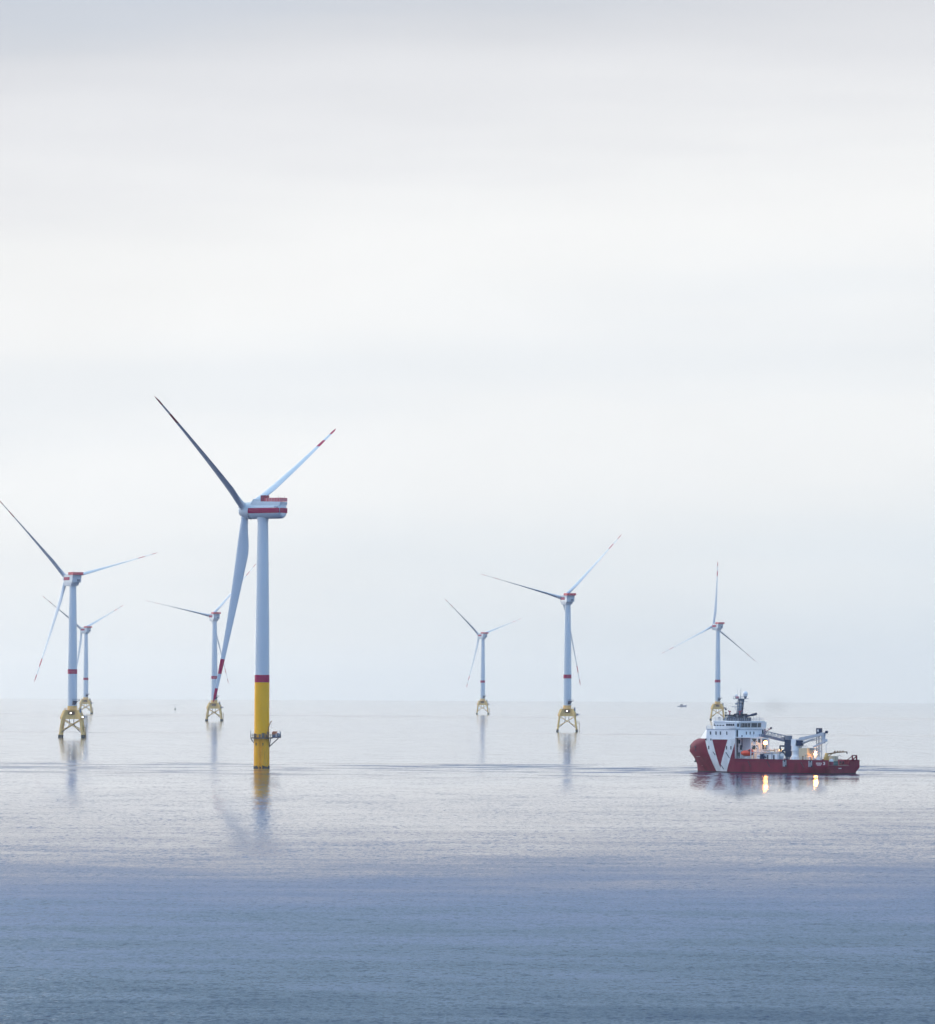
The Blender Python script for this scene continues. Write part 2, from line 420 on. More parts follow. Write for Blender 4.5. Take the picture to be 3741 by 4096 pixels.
# --- the near turbine on its yellow monopile
def near_turbine(X, Y, gamma, phi0):
    root = empty('wind_turbine', (X, Y, sea_z(X, Y)))
    tag(root, 'largest and nearest turbine, tall tower on a plain yellow pile with a work platform', 'wind turbine', FARM)
    HH = 99.9
    m = MB()
    m.lathe([(3.06, -4), (3.05, .3), (3.04, 11.6)], 48, mf=lambda k: k)
    pile = m.build('monopile', [M['growth'], M['dirty_yellow']], root)
    m = MB(); N = 120; tops = [.75 + .28 * math.sin(i * .55) * math.sin(i * .21 + 1) + random.uniform(-.12, .3) for i in range(N)]
    m.loft([[((3.07 + b) * math.cos(2 * math.pi * i / N), (3.07 + b) * math.sin(2 * math.pi * i / N), z if z is not None else tops[i]) for i in range(N)] for b, z in ((.02, -3), (.09, .25), (.02, None))])
    m.build('weed_band', M['growth'], pile)
    m = MB(); m.lathe([(2.95, 11.6), (2.9, 33.3), (2.9, 36.2)], 48, mf=lambda k: k)
    z = 36.2; prof = []
    for t in (0, .25, .5, .75, 1): prof.append((2.88 - (2.88 - 2.08) * t ** 1.3, 36.2 + (HH - 3.2 - 36.2) * t))
    m.lathe(prof, 48, m=2)
    for zz in (58, 79): m.lathe([(2.9 - .0045 * (zz - 36) + .02, zz), (2.9 - .0045 * (zz - 36) + .02, zz + .15)], 48, m=2)
    m.build('tower', [M['yellow'], M['red'], M['white']], root)
    # work platform round the pile
    m = MB()
    oct_ = [(4.6 * math.cos(R(22.5 + 45 * i)), 4.6 * math.sin(R(22.5 + 45 * i))) for i in range(8)]
    out = [(x, y, 11.75) for x, y in oct_]; m.hexa([(x, y, z - .22) for x, y, z in out], [(x, y, 11.98) for x, y, _ in out])
    m.box(3.9, 7.45, -2.6, 2.2, 11.76, 11.99)
    m.build('platform_deck', M['grate'], root)
    m = MB()
    m.rail([(x, y, 11.98) for x, y in oct_ + oct_[:1]], 1.2, .06, 1.1)
    m.rail([(4.4, -2.5, 11.99), (7.35, -2.5, 11.99), (7.35, 2.1, 11.99), (4.4, 2.1, 11.99)], 1.2, .06, 1.0)
    m.build('railing', M['rail_grey'], root)
    for bx, by, w, h in ((-2.4, -3.7, .9, 1.5), (-.6, -3.8, .7, 1.1), (.7, -3.75, 1.1, 1.7), (1.9, -3.4, .6, 1.0)):
        m = MB(); m.box(bx - w / 2, bx + w / 2, by - .3, by + .3, 11.98, 11.98 + h); m.box(bx - w / 2 + .08, bx + w / 2 - .08, by - .33, by - .3, 12.1, 11.85 + h); m.build('equipment_cabinet', M['brown'] if w < 1 else M['grate'], root)
    for p, q in (((6.4, -1.9, 11.6), (2.9, -1.0, 8.3)), ((3.6, -1.3, 11.6), (3.0, -1.0, 8.6)), ((6.4, 1.9, 11.6), (2.9, 1.0, 8.3)), ((-4.2, -.6, 11.6), (-3.0, -.4, 9.8))):
        MB().bar(p, q, .28, .28).build('platform_brace', M['dark'], root)
    for px, py, hh in ((-4.25, -1.4, 2.7), (7.2, -2.4, 2.7), (7.35, -.4, 2.2)):
        MB().bar((px, py, 11.9), (px + (.05 if px < 0 else -.05), py, 11.99 + hh), .22, .22).build('marker_post', M['steel'], root)
    m = MB(); m.tube((2.6, -3.6, 11.9), (2.55, -3.6, 14.3), .3, .26); m.path([(2.55, -3.6, 14.2), (2.7, -3.75, 15.4), (3.1, -3.9, 16.7), (3.55, -4.0, 17.9), (4.0, -4.05, 18.5)], .17, 8)
    m.box(2.1, 3.0, -4.0, -3.1, 13.2, 14.1); m.bar((2.3, -3.5, 12), (1.5, -3.6, 13.8), .12, .12)
    d = m.build('davit_crane', M['brown'], root)
    MB().tube((4.0, -4.05, 18.4), (4.0, -4.05, 15.5), .03, n=5).build('hoist_line', M['dark'], d)
    # boat landing and ladder on the seaward side facing us
    m = MB()
    for dx in (-.9, .2):
        m.tube((dx, -4.0, -1), (dx, -3.9, 10.9), .16, n=8)
        for zz in (1.6, 5.2, 8.8): m.bar((dx, -3.95, zz), (dx * .9, -2.9, zz + .2), .16, .16)
    for i in range(26): m.bar((-.62, -3.6, .8 + i * .42), (-.1, -3.6, .8 + i * .42), .05, .05)
    m.build('boat_landing', M['dirty_yellow'], root)
    m = MB()
    for i in range(7): m.bar((-3.9 + .12 * math.sin(i), -.4, 11.7 - .02 * i), (-3.9, -.4, 11.6), .05, .05)
    m.path([(-4.0, -.9, 11.75), (-4.05, -.95, 10.9), (-3.7, -.95, 10.45), (-3.2, -.9, 10.7), (-3.0, -.8, 11.7)], .07)
    m.build('cable_loop', M['steel'], root)
    # identification plates on the pile
    for a in (-70, 14):
        mm = MB(); aa = R(-90 + a * .58)
        c = Vector((3.07 * math.cos(aa), 3.07 * math.sin(aa), 9.3)); tdir = Vector((-math.sin(aa), math.cos(aa), 0)); nd = Vector((math.cos(aa), math.sin(aa), 0))
        for k, (u0, u1, z0, z1) in enumerate(((-.42, -.26, -.5, .5), (-.26, .1, .34, .5), (-.05, .08, -.5, .34), (.24, .38, -.4, .5))):
            low = [c + tdir * u0 + Vector((0, 0, z0)), c + tdir * u1 + Vector((0, 0, z0)), c + tdir * u1 + Vector((0, 0, z1)), c + tdir * u0 + Vector((0, 0, z1))]
            mm.hexa(low, [p + nd * .03 for p in low])
        mm.build('identification_mark', M['dark'], root)
    # machine: nose points away from us and to the left
    n, h, u = rotor_axes(gamma, R(6))
    top = Vector((0, 0, HH))
    flat = axis_matrix(top, *rotor_axes(gamma, 0))
    m = MB()
    N = 40
    def sect(x, r, top_cut, zc=0.0):
        ring = []
        for i in range(N):
            a = 2 * math.pi * i / N; y = r * math.cos(a); zz = r * math.sin(a) + zc
            ring.append((x, y, min(zz, top_cut)))
        return ring
    xs = [(-9.5, 2.2, 2.0), (-9.3, 2.75, 2.15), (-8.8, 3.1, 2.25), (-7.6, 3.22, 2.3), (0, 3.25, 2.3), (4.6, 3.25, 2.45), (4.9, 3.25, 2.45)]
    m.loft([sect(x, r, t) for x, r, t in xs][::-1], mf=lambda j, i: 0)
    m.add(sect(*xs[0]), [tuple(range(N))], 0)
    nac = m.build('nacelle', [M['white']], root, flat)
    # red band along both sides and round the tail, standing just proud of the shell
    m = MB()
    for sgn in (1, -1):
        rings = []
        for x, r, t in [(4.88, 3.25, 0)] + [q for q in reversed(xs[1:5])] :
            rr = r + .025
            rings.append([(x, sgn * rr * math.cos(R(a)), rr * math.sin(R(a))) for a in (-19, -12, -5, 2, 9, 17)])
        m.loft(rings if sgn > 0 else [r_[::-1] for r_ in rings], closed=False)
    rr = 2.3
    m.add([(-9.53, y, z_) for y, z_ in ((-2.7, -1.0), (2.7, -1.0), (2.7, .9), (-2.7, .9))], [(0, 1, 2, 3)])
    m.build('red_stripe', M['red'], nac)
    m = MB()
    m.hexa([(-9.3, -2.6, 1.9), (3.4, -2.6, 1.9), (3.4, 2.6, 1.9), (-9.3, 2.6, 1.9)], [(-9.7, -2.5, 3.25), (2.4, -2.4, 3.6), (2.4, 2.4, 3.6), (-9.7, 2.5, 3.25)])
    m.hexa([(2.4, -2.3, 2.0), (4.6, -2.3, 2.0), (4.6, 2.3, 2.0), (2.4, 2.3, 2.0)], [(2.4, -2.2, 3.6), (3.0, -2.2, 4.6), (3.0, 2.2, 4.6), (2.4, 2.2, 3.6)])
    m.build('roof_plinth', M['white'], nac)
    m = MB(); m.box(-2.1, .3, -1.2, 1.2, 3.42, 5.9); m.box(-2.6, -2.1, -1.1, 1.1, 3.4, 4.9); m.build('cooler', M['dark_red'], nac)
    m = MB()
    pts = [(-2.2, 2.3), (-9.6, 2.5), (-9.6, -2.5), (-2.2, -2.3)]
    for (x0, y0), (x1, y1) in zip(pts, pts[1:]):
        Ln = math.hypot(x1 - x0, y1 - y0); k = max(2, round(Ln / .62))
        for i in range(k):
            a0, a1 = i / k, (i + (.94 if i % 2 else .80)) / k
            p = Vector((x0 + (x1 - x0) * a0, y0 + (y1 - y0) * a0, 3.42)); q = Vector((x0 + (x1 - x0) * a1, y0 + (y1 - y0) * a1, 3.42))
            m.bar(p + Vector((0, 0, .7)), q + Vector((0, 0, .7)), .06, 1.35, i % 2)
        m.bar((x0, y0, 4.8), (x1, y1, 4.8), .09, .09)
    m.build('hoist_fence', [M['fence_red'], M['faded_fence']], nac)
    for q in ((-8.4, 2.0), (-8.9, -1.6)): MB().tube((*q, 3.3), (*q, 5.6), .05, n=5).build('wind_sensor', M['steel'], nac)
    for x in (-7.4, -8.5): MB().tube((x, 2.7, 1.0), (x, 3.1, 1.65), .33, n=12).build('vent_cover', M['blade'], nac)
    m = MB(); m.tube((0, 0, HH - 4.2), (0, 0, HH - 2.6), 2.15, 2.3, 40); m.build('yaw_collar', M['white'], root)
    hubc = top + rotor_axes(gamma, 0)[0] * 8.0 + Vector((0, 0, .25))
    hm = axis_matrix(hubc, n, h, u)
    m = MB()
    prof = [(3.3, -3.1), (3.3, -1.6), (3.05, 0), (2.7, 1.2), (2.2, 2.0), (1.5, 2.5), (.6, 2.8), (.01, 2.85)]
    m.loft([[(z_, r_ * math.cos(2 * math.pi * i / 36), r_ * math.sin(2 * math.pi * i / 36)) for i in range(36)] for r_, z_ in prof])
    hub = m.build('hub', M['white'], root, hm)
    bmesh_ = None
    for k in range(3):
        mx = blade_matrix(hubc, n, h, u, phi0 + k * R(120), R(7))
        if bmesh_ is None:
            o = blade_mesh(1.6, 75.4, 2.75, 5.0, 1.2, 4.4, -11).build('blade', [M['blade'], M['red']], root, mx); bmesh_ = o
            mc = MB(); mc.lathe([(1.5, 1.2), (1.62, 2.9), (1.62, 3.3), (1.4, 3.35)], 28)
            col_ob = mc.build('root_collar', M['white'], o)
        else:
            o = copy_part(bmesh_, root); o.matrix_local = mx
    return root
view = lambda X, Y: math.atan2(X, Y)
near_turbine(-79.7, 1939, R(57.3) - view(-79.7, 1939), R(27.7))

# things standing on the near turbine's platform
def platform_cargo():
    bx, by, bz = -79.7, 1939, sea_z(-79.7, 1939) + 12.0
    g = empty('generator_set', (bx + 5.4, by - .9, bz))
    tag(g, 'blue generator skid with an orange cover on the yellow pile platform', 'generator')
    m = MB(); m.box(-1.45, 1.45, -.9, .9, 0, .28); m.box(-1.3, -.2, -.8, .8, .28, 1.05); m.box(.6, 1.35, -.75, .75, .28, 1.7); m.build('skid', M['blue'], g)
    m = MB(); m.box(-1.4, .5, -.85, .85, 1.06, 2.0); m.box(-1.1, .75, -.7, .7, 2.0, 2.35); m.build('cover', M['orange'], g)
    MB().box(-.1, .45, -.95, -.4, .3, 1.45).build('control_box', M['blade'], g)
    MB().box(.62, .9, -.82, -.7, .5, 1.5).build('louvre', M['dark'], g)
    t = empty('storage_tank', (bx + 6.95, by - 1.9, bz))
    tag(t, 'small white round tank at the outer end of the pile platform', 'tank')
    m = MB(); m.tube((0, -.45, 1.0), (0, .45, 1.0), .5, n=18); m.build('vessel_body', M['blade'], t)
    for y in (-.3, .3): MB().bar((0, y, 0), (0, y, .6), .12, .4).build('leg', M['steel'], t)
platform_cargo()

# --- the jacket turbines
def jacket_parts(root):
    LB, LT, HB = 7.1, 5.55, 11.6
    crn = [(-1, -1), (1, -1), (1, 1), (-1, 1)]
    for sx, sy in crn:
        m = MB()
        def at(z): 
            t = z / HB; r = LB + (LT - LB) * t
            return (sx * r, sy * r, z)
        m.tube(at(-3), at(.2), .92, n=14, m=0); m.tube(at(.2), at(1.6), .92, .9, 14, m=0, caps=False); m.tube(at(1.6), at(HB + .6), .78, .74, 14, m=1)
        m.tube(at(HB - .3), (sx * 3.6, sy * 3.6, 16.4), .8, .7, 12, m=1)
        m.build('jacket_leg', [M['growth'], M['jacket']], root)
    m = MB()
    for i in range(4):
        a, b = crn[i], crn[(i + 1) % 4]
        p0 = lambda c, z: (c[0] * (LB + (LT - LB) * z / HB), c[1] * (LB + (LT - LB) * z / HB), z)
        m.tube(p0(a, 3.8), p0(b, 11.2), .27, n=8); m.tube(p0(a, 11.2), p0(b, 3.8), .27, n=8)
    m.build('cross_brace', M['jacket'], root)
    # transition piece: central can, sloping box arms and plated apron
    m = MB()
    for sx, sy in crn:
        d = Vector((sx, sy, 0)).normalized(); t = Vector((-d.y, d.x, 0))
        pi, po = d * 2.0, d * (LT * 1.414 + .95)
        w = 1.0
        low = [pi + t * w + Vector((0, 0, 11.4)), po + t * w + Vector((0, 0, 11.2)), po - t * w + Vector((0, 0, 11.2)), pi - t * w + Vector((0, 0, 11.4))]
        high = [pi + t * w + Vector((0, 0, 16.9)), d * (LT * 1.414 - 1.4) + t * w + Vector((0, 0, 16.7)), d * (LT * 1.414 - 1.4) - t * w + Vector((0, 0, 16.7)), pi - t * w + Vector((0, 0, 16.9))]
        mid = [pi + t * w + Vector((0, 0, 13.0)), po + t * w + Vector((0, 0, 12.4)), po - t * w + Vector((0, 0, 12.4)), pi - t * w + Vector((0, 0, 13.0))]
        m.hexa(low, mid); m.hexa(mid, high)
    e = LT - .9
    for i in range(4):
        a, b = crn[i], crn[(i + 1) % 4]
        q0, q1 = Vector((a[0], a[1], 0)) * e, Vector((b[0], b[1], 0)) * e
        inn = (q0 + q1).normalized() * -.35
        m.hexa([q0 + Vector((0, 0, 11.5)), q1 + Vector((0, 0, 11.5)), q1 + inn + Vector((0, 0, 11.5)), q0 + inn + Vector((0, 0, 11.5))],
               [q0 * .88 + Vector((0, 0, 14.1)), q1 * .88 + Vector((0, 0, 14.1)), q1 * .88 + inn + Vector((0, 0, 14.1)), q0 * .88 + inn + Vector((0, 0, 14.1))])
    m.box(-e, e, -e, e, 11.3, 11.49)
    m.lathe([(2.85, 11.5), (2.95, 16.6), (2.95, 18.9), (3.05, 18.9), (3.05, 19.3), (2.5, 19.3)], 40)
    tp = m.build('transition_piece', M['jacket'], root)
    m = MB(); m.box(-4.4, 4.4, -4.4, 4.4, 16.66, 16.82); m.rail([(-4.4, -4.4, 16.8), (4.4, -4.4, 16.8), (4.4, 4.4, 16.8), (-4.4, 4.4, 16.8), (-4.4, -4.4, 16.8)], 1.1, .05, 1.8)
    m.build('upper_walkway', M['jacket'], tp)
    # J-tubes
    for sx in (-1, 1):
        m = MB(); m.path([(sx * 1.35 - .1, -2.5, 11.3), (sx * 1.35 - .1, -2.5, 9.0), (sx * 1.7, -2.8, 7.6), (sx * 2.6, -3.6, 6.0), (sx * 4.4, -5.0, 4.3), (sx * 6.0, -6.3, 3.2)], .2, 8)
        m.build('cable_tube', M['navy'], root)
    # boat landing on the right leg
    m = MB()
    for dy in (-1.2, 1.2):
        m.tube((8.9, dy - 5.2, -1.5), (8.9, dy - 5.2, 6.4), .16, n=8); m.bar((8.9, dy - 5.2, 6.2), (7.0, -5.6, 6.4), .15, .15); m.bar((8.9, dy - 5.2, 2.2), (7.3, -6.2, 2.2), .15, .15)
    for i in range(16): m.bar((8.6, -5.5, i * .5 + .3), (8.6, -4.9, i * .5 + .3), .06, .06)
    m.box(6.6, 9.1, -6.4, -4.0, 6.4, 6.5); m.rail([(6.7, -6.4, 6.5), (9.1, -6.4, 6.5), (9.1, -4.0, 6.5)], 1.1, .05, 1.2)
    m.build('boat_landing', M['brown'], root)
    m = MB(); m.box(5.2, 9.3, -6.6, -4.2, 11.9, 12.05); m.rail([(5.4, -6.5, 12.05), (9.2, -6.5, 12.05), (9.2, -4.2, 12.05)], 1.2, .05, 1.1); m.box(6.6, 8.2, -6.0, -4.6, 12.05, 13.3)
    m.build('stair_platform', M['steel'], root)
    m = MB(); m.box(4.9, 6.0, -5.0, -3.9, 15.0, 17.6); m.bar((5.5, -4.4, 17.4), (5.6, -4.4, 18.6), .25, .25); m.box(5.0, 6.3, -5.2, -4.2, 13.6, 14.6); m.build('deck_equipment', M['steel'], root)
    # entrance balcony and davit on the tower foot
    m = MB(); m.box(.5, 4.6, -4.1, -2.3, 22.2, 22.45); m.hexa([(.3, -3.5, 20.0), (2.2, -3.5, 20.0), (2.2, -2.4, 20.0), (.3, -2.4, 20.0)], [(.6, -4.0, 22.2), (3.6, -4.0, 22.2), (3.6, -2.4, 22.2), (.6, -2.4, 22.2)])
    m.rail([(.5, -4.05, 22.45), (4.6, -4.05, 22.45), (4.6, -2.4, 22.45)], 1.1, .05, .9)
    m.build('entrance_balcony', M['navy'], root)
    m = MB(); m.box(-1.9, 1.9, -e - .12, -e + .2, 13.9, 15.9); m.build('equipment_recess', M['brown'], tp)
    # tower
    m = MB(); prof = [(2.97, 19.3)]
    prof += [(2.95, 38.9), (2.93, 41.7)]
    for t in (.15, .35, .55, .75, .9): prof.append((2.93 - .88 * t ** 1.15, 41.7 + (94.0 - 41.7) * t))
    prof += [(2.12, 91.6), (2.3, 94.2)]
    m.lathe(prof, 40, mf=lambda k: 1 if k == 1 else 0)
    m.build('tower', [M['white'], M['red']], root)

def jacket_nacelle(root):
    m = MB()
    # x forward (nose), y left, z up; origin on the shaft line
    m.hexa([(-6.0, -3.0, -2.4), (6.4, -2.7, -2.4), (6.4, 2.7, -2.4), (-6.0, 3.0, -2.4)], [(-6.6, -3.05, 2.2), (6.4, -2.6, 2.7), (6.4, 2.6, 2.7), (-6.6, 3.05, 2.2)])
    m.hexa([(-3.4, -2.4, -4.35), (5.4, -2.4, -4.35), (5.4, 2.4, -4.35), (-3.4, 2.4, -4.35)], [(-4.4, -2.7, -2.4), (6.2, -2.6, -2.4), (6.2, 2.6, -2.4), (-4.4, 2.7, -2.4)])
    m.bar((1.5, 0, 2.4), (1.5, 0, 3.5), .5, .5)
    nac = m.build('nacelle', M['white'], root)
    m = MB(); m.box(-2.2, 5.2, 2.93, 3.06, -.95, .95); m.box(-2.2, 5.2, -3.06, -2.93, -.95, .95); m.build('red_stripe', M['red'], nac)
    m = MB(); m.box(-8.2, -1.5, -3.5, 3.5, 2.25, 2.4)
    for x0, x1, y0, y1 in ((-8.2, -1.5, 3.42, 3.5), (-8.2, -1.5, -3.5, -3.42), (-8.2, -8.12, -3.42, 3.42)): m.box(x0, x1, y0, y1, 2.4, 3.9)
    m.build('hoist_platform', M['fence_red'], nac)
    MB().tube((-4.5, 1.8, 2.3), (-4.5, 1.8, 5.0), .07, n=5).build('wind_sensor', M['steel'], nac); MB().tube((.6, -1, 2.4), (.6, -1, 4.1), .15, n=5).build('lightning_rod', M['steel'], nac)
    m = MB(); m.box(-6.75, -6.3, -2.0, -.3, -1.7, -.4); m.build('rear_vent', M['steel'], nac)
    return nac
def hub_small(root):
    m = MB()
    prof = [(2.3, -2.0), (2.45, -.8), (2.4, .4), (2.0, 1.6), (1.2, 2.3), (.01, 2.6)]
    m.loft([[(z_, r_ * math.cos(2 * math.pi * i / 28), r_ * math.sin(2 * math.pi * i / 28)) for i in range(28)] for r_, z_ in prof])
    return m.build('hub', M['white'], root)
proto = None
def jacket_turbine(X, Y, gamma_view, phi, label, HH=97.1):
    global proto
    root = empty('wind_turbine', (X, Y, sea_z(X, Y)), R(-1.1))
    tag(root, label, 'wind turbine', FARM)
    if proto is None:
        jacket_parts(root)
        nac = jacket_nacelle(root); hub = hub_small(root)
        b = blade_mesh(1.3, 66.4, 2.5, 4.6, 1.25, 3.6, 4).build('blade', [M['blade'], M['red']], root)
        blades = [b, copy_part(b, root), copy_part(b, root)]
        proto = root
    else:
        kids = [copy_part(c, root) for c in proto.children]
        nac = next(k for k in kids if k.name.startswith('nacelle')); hub = next(k for k in kids if k.name.startswith('hub'))
        blades = [k for k in kids if k.name.startswith('blade')]
    g = gamma_view - view(X, Y) + R(1.1)
    top = Vector((0, 0, HH))
    n0 = rotor_axes(g, 0)[0]
    nac.matrix_local = axis_matrix(top + n0 * 1.0, *rotor_axes(g, 0))
    n, h, u = rotor_axes(g, R(4))
    hubc = top + n0 * 8.8 + Vector((0, 0, .4))
    hub.matrix_local = axis_matrix(hubc, n, h, u)
    for k, b in enumerate(blades):
        b.matrix_local = blade_matrix(hubc, n, h, u, phi + k * R(120), R(-2))
    return root
T = [(-241.5, 3056, 26.9, 14.5, 'second largest turbine, white tower on yellow lattice legs at the far left'),
     (72.8, 3646, 23.3, 45.3, 'white turbine on yellow legs standing alone right of centre, left of the red ship'),
     (-235.4, 4648, 20.8, 47.9, 'turbine on yellow legs half hidden behind the blade of the nearest turbine'),
     (258.1, 5160, 31.7, 86.3, 'turbine on yellow legs behind the red ship, one blade straight up'),
     (-440.2, 5766, 35.5, 25.3, 'small faint turbine just behind the large far left turbine'),
     (18.7, 6162, 32.3, 18.5, 'smallest faint turbine, in the middle of the picture, on pale yellow legs')]
turb = [jacket_turbine(x, y, R(g), R(p), lab) for x, y, g, p, lab in T]
# lit floodlights under the transition pieces
def jacket_lamp(root, x, y, z):
    f = MB(); f.box(-.55, .55, -.1, .35, -.4, .4); o = f.build('floodlight', M['steel'], root, loc=(x, y, z))
    MB().ball((0, -.16, 0), .42, 14, 8, sz=.62, sy=.3).build('lamp_glass', M['lamp'], o)
jacket_lamp(turb[0], -.4, -5.3, 15.0); jacket_lamp(turb[0], 7.0, -6.75, 12.6)
jacket_lamp(turb[1], -.2, -5.3, 15.2)

# ------------------------------------------------------------------ service ship, buoy and far boat
def hull_material():
    """crimson hull with a white V on each bow, painted in the ship's own coordinates (x forward, z up)"""
    m = bpy.data.materials.new('hull_paint'); m.use_nodes = True
    nt = m.node_tree; b = nt.nodes['Principled BSDF']; L = nt.links.new
    mt = lambda op, a, b_=None, c=None: math_node(nt, op, a, b_, c)
    t = nt.nodes.new('ShaderNodeTexCoord'); sp = nt.nodes.new('ShaderNodeSeparateXYZ'); L(t.outputs['Object'], sp.inputs[0])
    x, z = sp.outputs['X'], sp.outputs['Z']
    ge = lambda a, b_: mt('GREATER_THAN', a, b_)
    lt = lambda a, b_: mt('LESS_THAN', a, b_)
    fore = mt('MULTIPLY_ADD', z, .345, 53.94)                  # forward edge of the V
    aft = mt('MULTIPLY_ADD', z, -.366, 47.85)                  # after edge
    inV = mt('MULTIPLY', ge(x, aft), lt(x, fore))
    tri = mt('MULTIPLY', mt('MULTIPLY', lt(x, mt('MULTIPLY_ADD', z, .324, 50.48)), ge(x, mt('MULTIPLY_ADD', z, -.355, 51.57))), lt(z, 12.48))
    w = mt('MULTIPLY', mt('MULTIPLY', inV, mt('SUBTRACT', 1.0, tri)), ge(z, .42))
    n = nt.nodes.new('ShaderNodeTexNoise'); n.inputs['Scale'].default_value = .35; n.inputs['Detail'].default_value = 6
    mp = nt.nodes.new('ShaderNodeMapping'); mp.inputs['Scale'].default_value = (1, 1, .4); L(t.outputs['Object'], mp.inputs[0]); L(mp.outputs[0], n.inputs['Vector'])
    red = ramp(nt, [(.28, (.10, .0, .018)), (.5, (.165, .0, .03)), (.72, (.19, .003, .034))]); L(n.outputs['Fac'], red.inputs[0])
    wh = ramp(nt, [(.35, (.60, .60, .60)), (.65, (.78, .78, .77))]); L(n.outputs['Fac'], wh.inputs[0])
    mx = nt.nodes.new('ShaderNodeMix'); mx.data_type = 'RGBA'; L(w, mx.inputs['Factor']); L(red.outputs[0], mx.inputs['A']); L(wh.outputs[0], mx.inputs['B'])
    boot = nt.nodes.new('ShaderNodeMix'); boot.data_type = 'RGBA'; L(lt(z, .36), boot.inputs['Factor']); L(mx.outputs['Result'], boot.inputs['A']); boot.inputs['B'].default_value = (.018, .012, .022, 1)
    L(boot.outputs['Result'], b.inputs['Base Color']); b.inputs['Roughness'].default_value = .6; b.inputs['Specular IOR Level'].default_value = .12
    return m
M.update(hull=hull_material(), ship_white=mat('ship_white', (.76, .77, .78), .45, var=.05, scale=.4),
         glass=mat('window_glass', (.012, .025, .04), .12), deck=mat('deck_green_grey', (.12, .15, .16), .7), ship_red=mat('ship_red', (.14, .0, .03), .45, spec=.12),
         boat_orange=mat('rescue_orange', (.70, .05, .02), .45), cream=mat('container_cream', (.62, .50, .34), .6, var=.12), green=mat('container_green', (.01, .09, .10), .6),
         crane_grey=mat('crane_grey', (.42, .46, .52), .45), gangway_blue=mat('gangway_blue', (.05, .10, .19), .5), mast_blue=mat('mast_blue', (.10, .17, .26), .5), rubber=mat('tyre_rubber', (.02, .022, .03), .8), pink=mat('faded_red', (.75, .25, .27), .6), ochre=mat('crane_ochre', (.45, .27, .06), .55, var=.15))
def glow(name, color, strength):
    m = bpy.data.materials.new(name); m.use_nodes = True; b = m.node_tree.nodes['Principled BSDF']
    b.inputs['Base Color'].default_value = (.9, .8, .6, 1); b.inputs['Emission Color'].default_value = (*color, 1); b.inputs['Emission Strength'].default_value = strength
    return m
M['flood'] = glow('flood_glow', (1.0, .41, .07), 70)
M['flood_small'] = glow('small_flood_glow', (1.0, .62, .25), 9)

SX, SY, SROT = 141.1, 1871.0, R(140)
ship = empty('service_ship', (SX, SY, sea_z(SX, SY)), SROT)
tag(ship, 'crimson offshore service ship with a white V on its bow and two lit deck lamps', 'ship')
P = lambda mb, name, m, parent=ship: mb.build(name, m if isinstance(m, list) else M[m], parent)

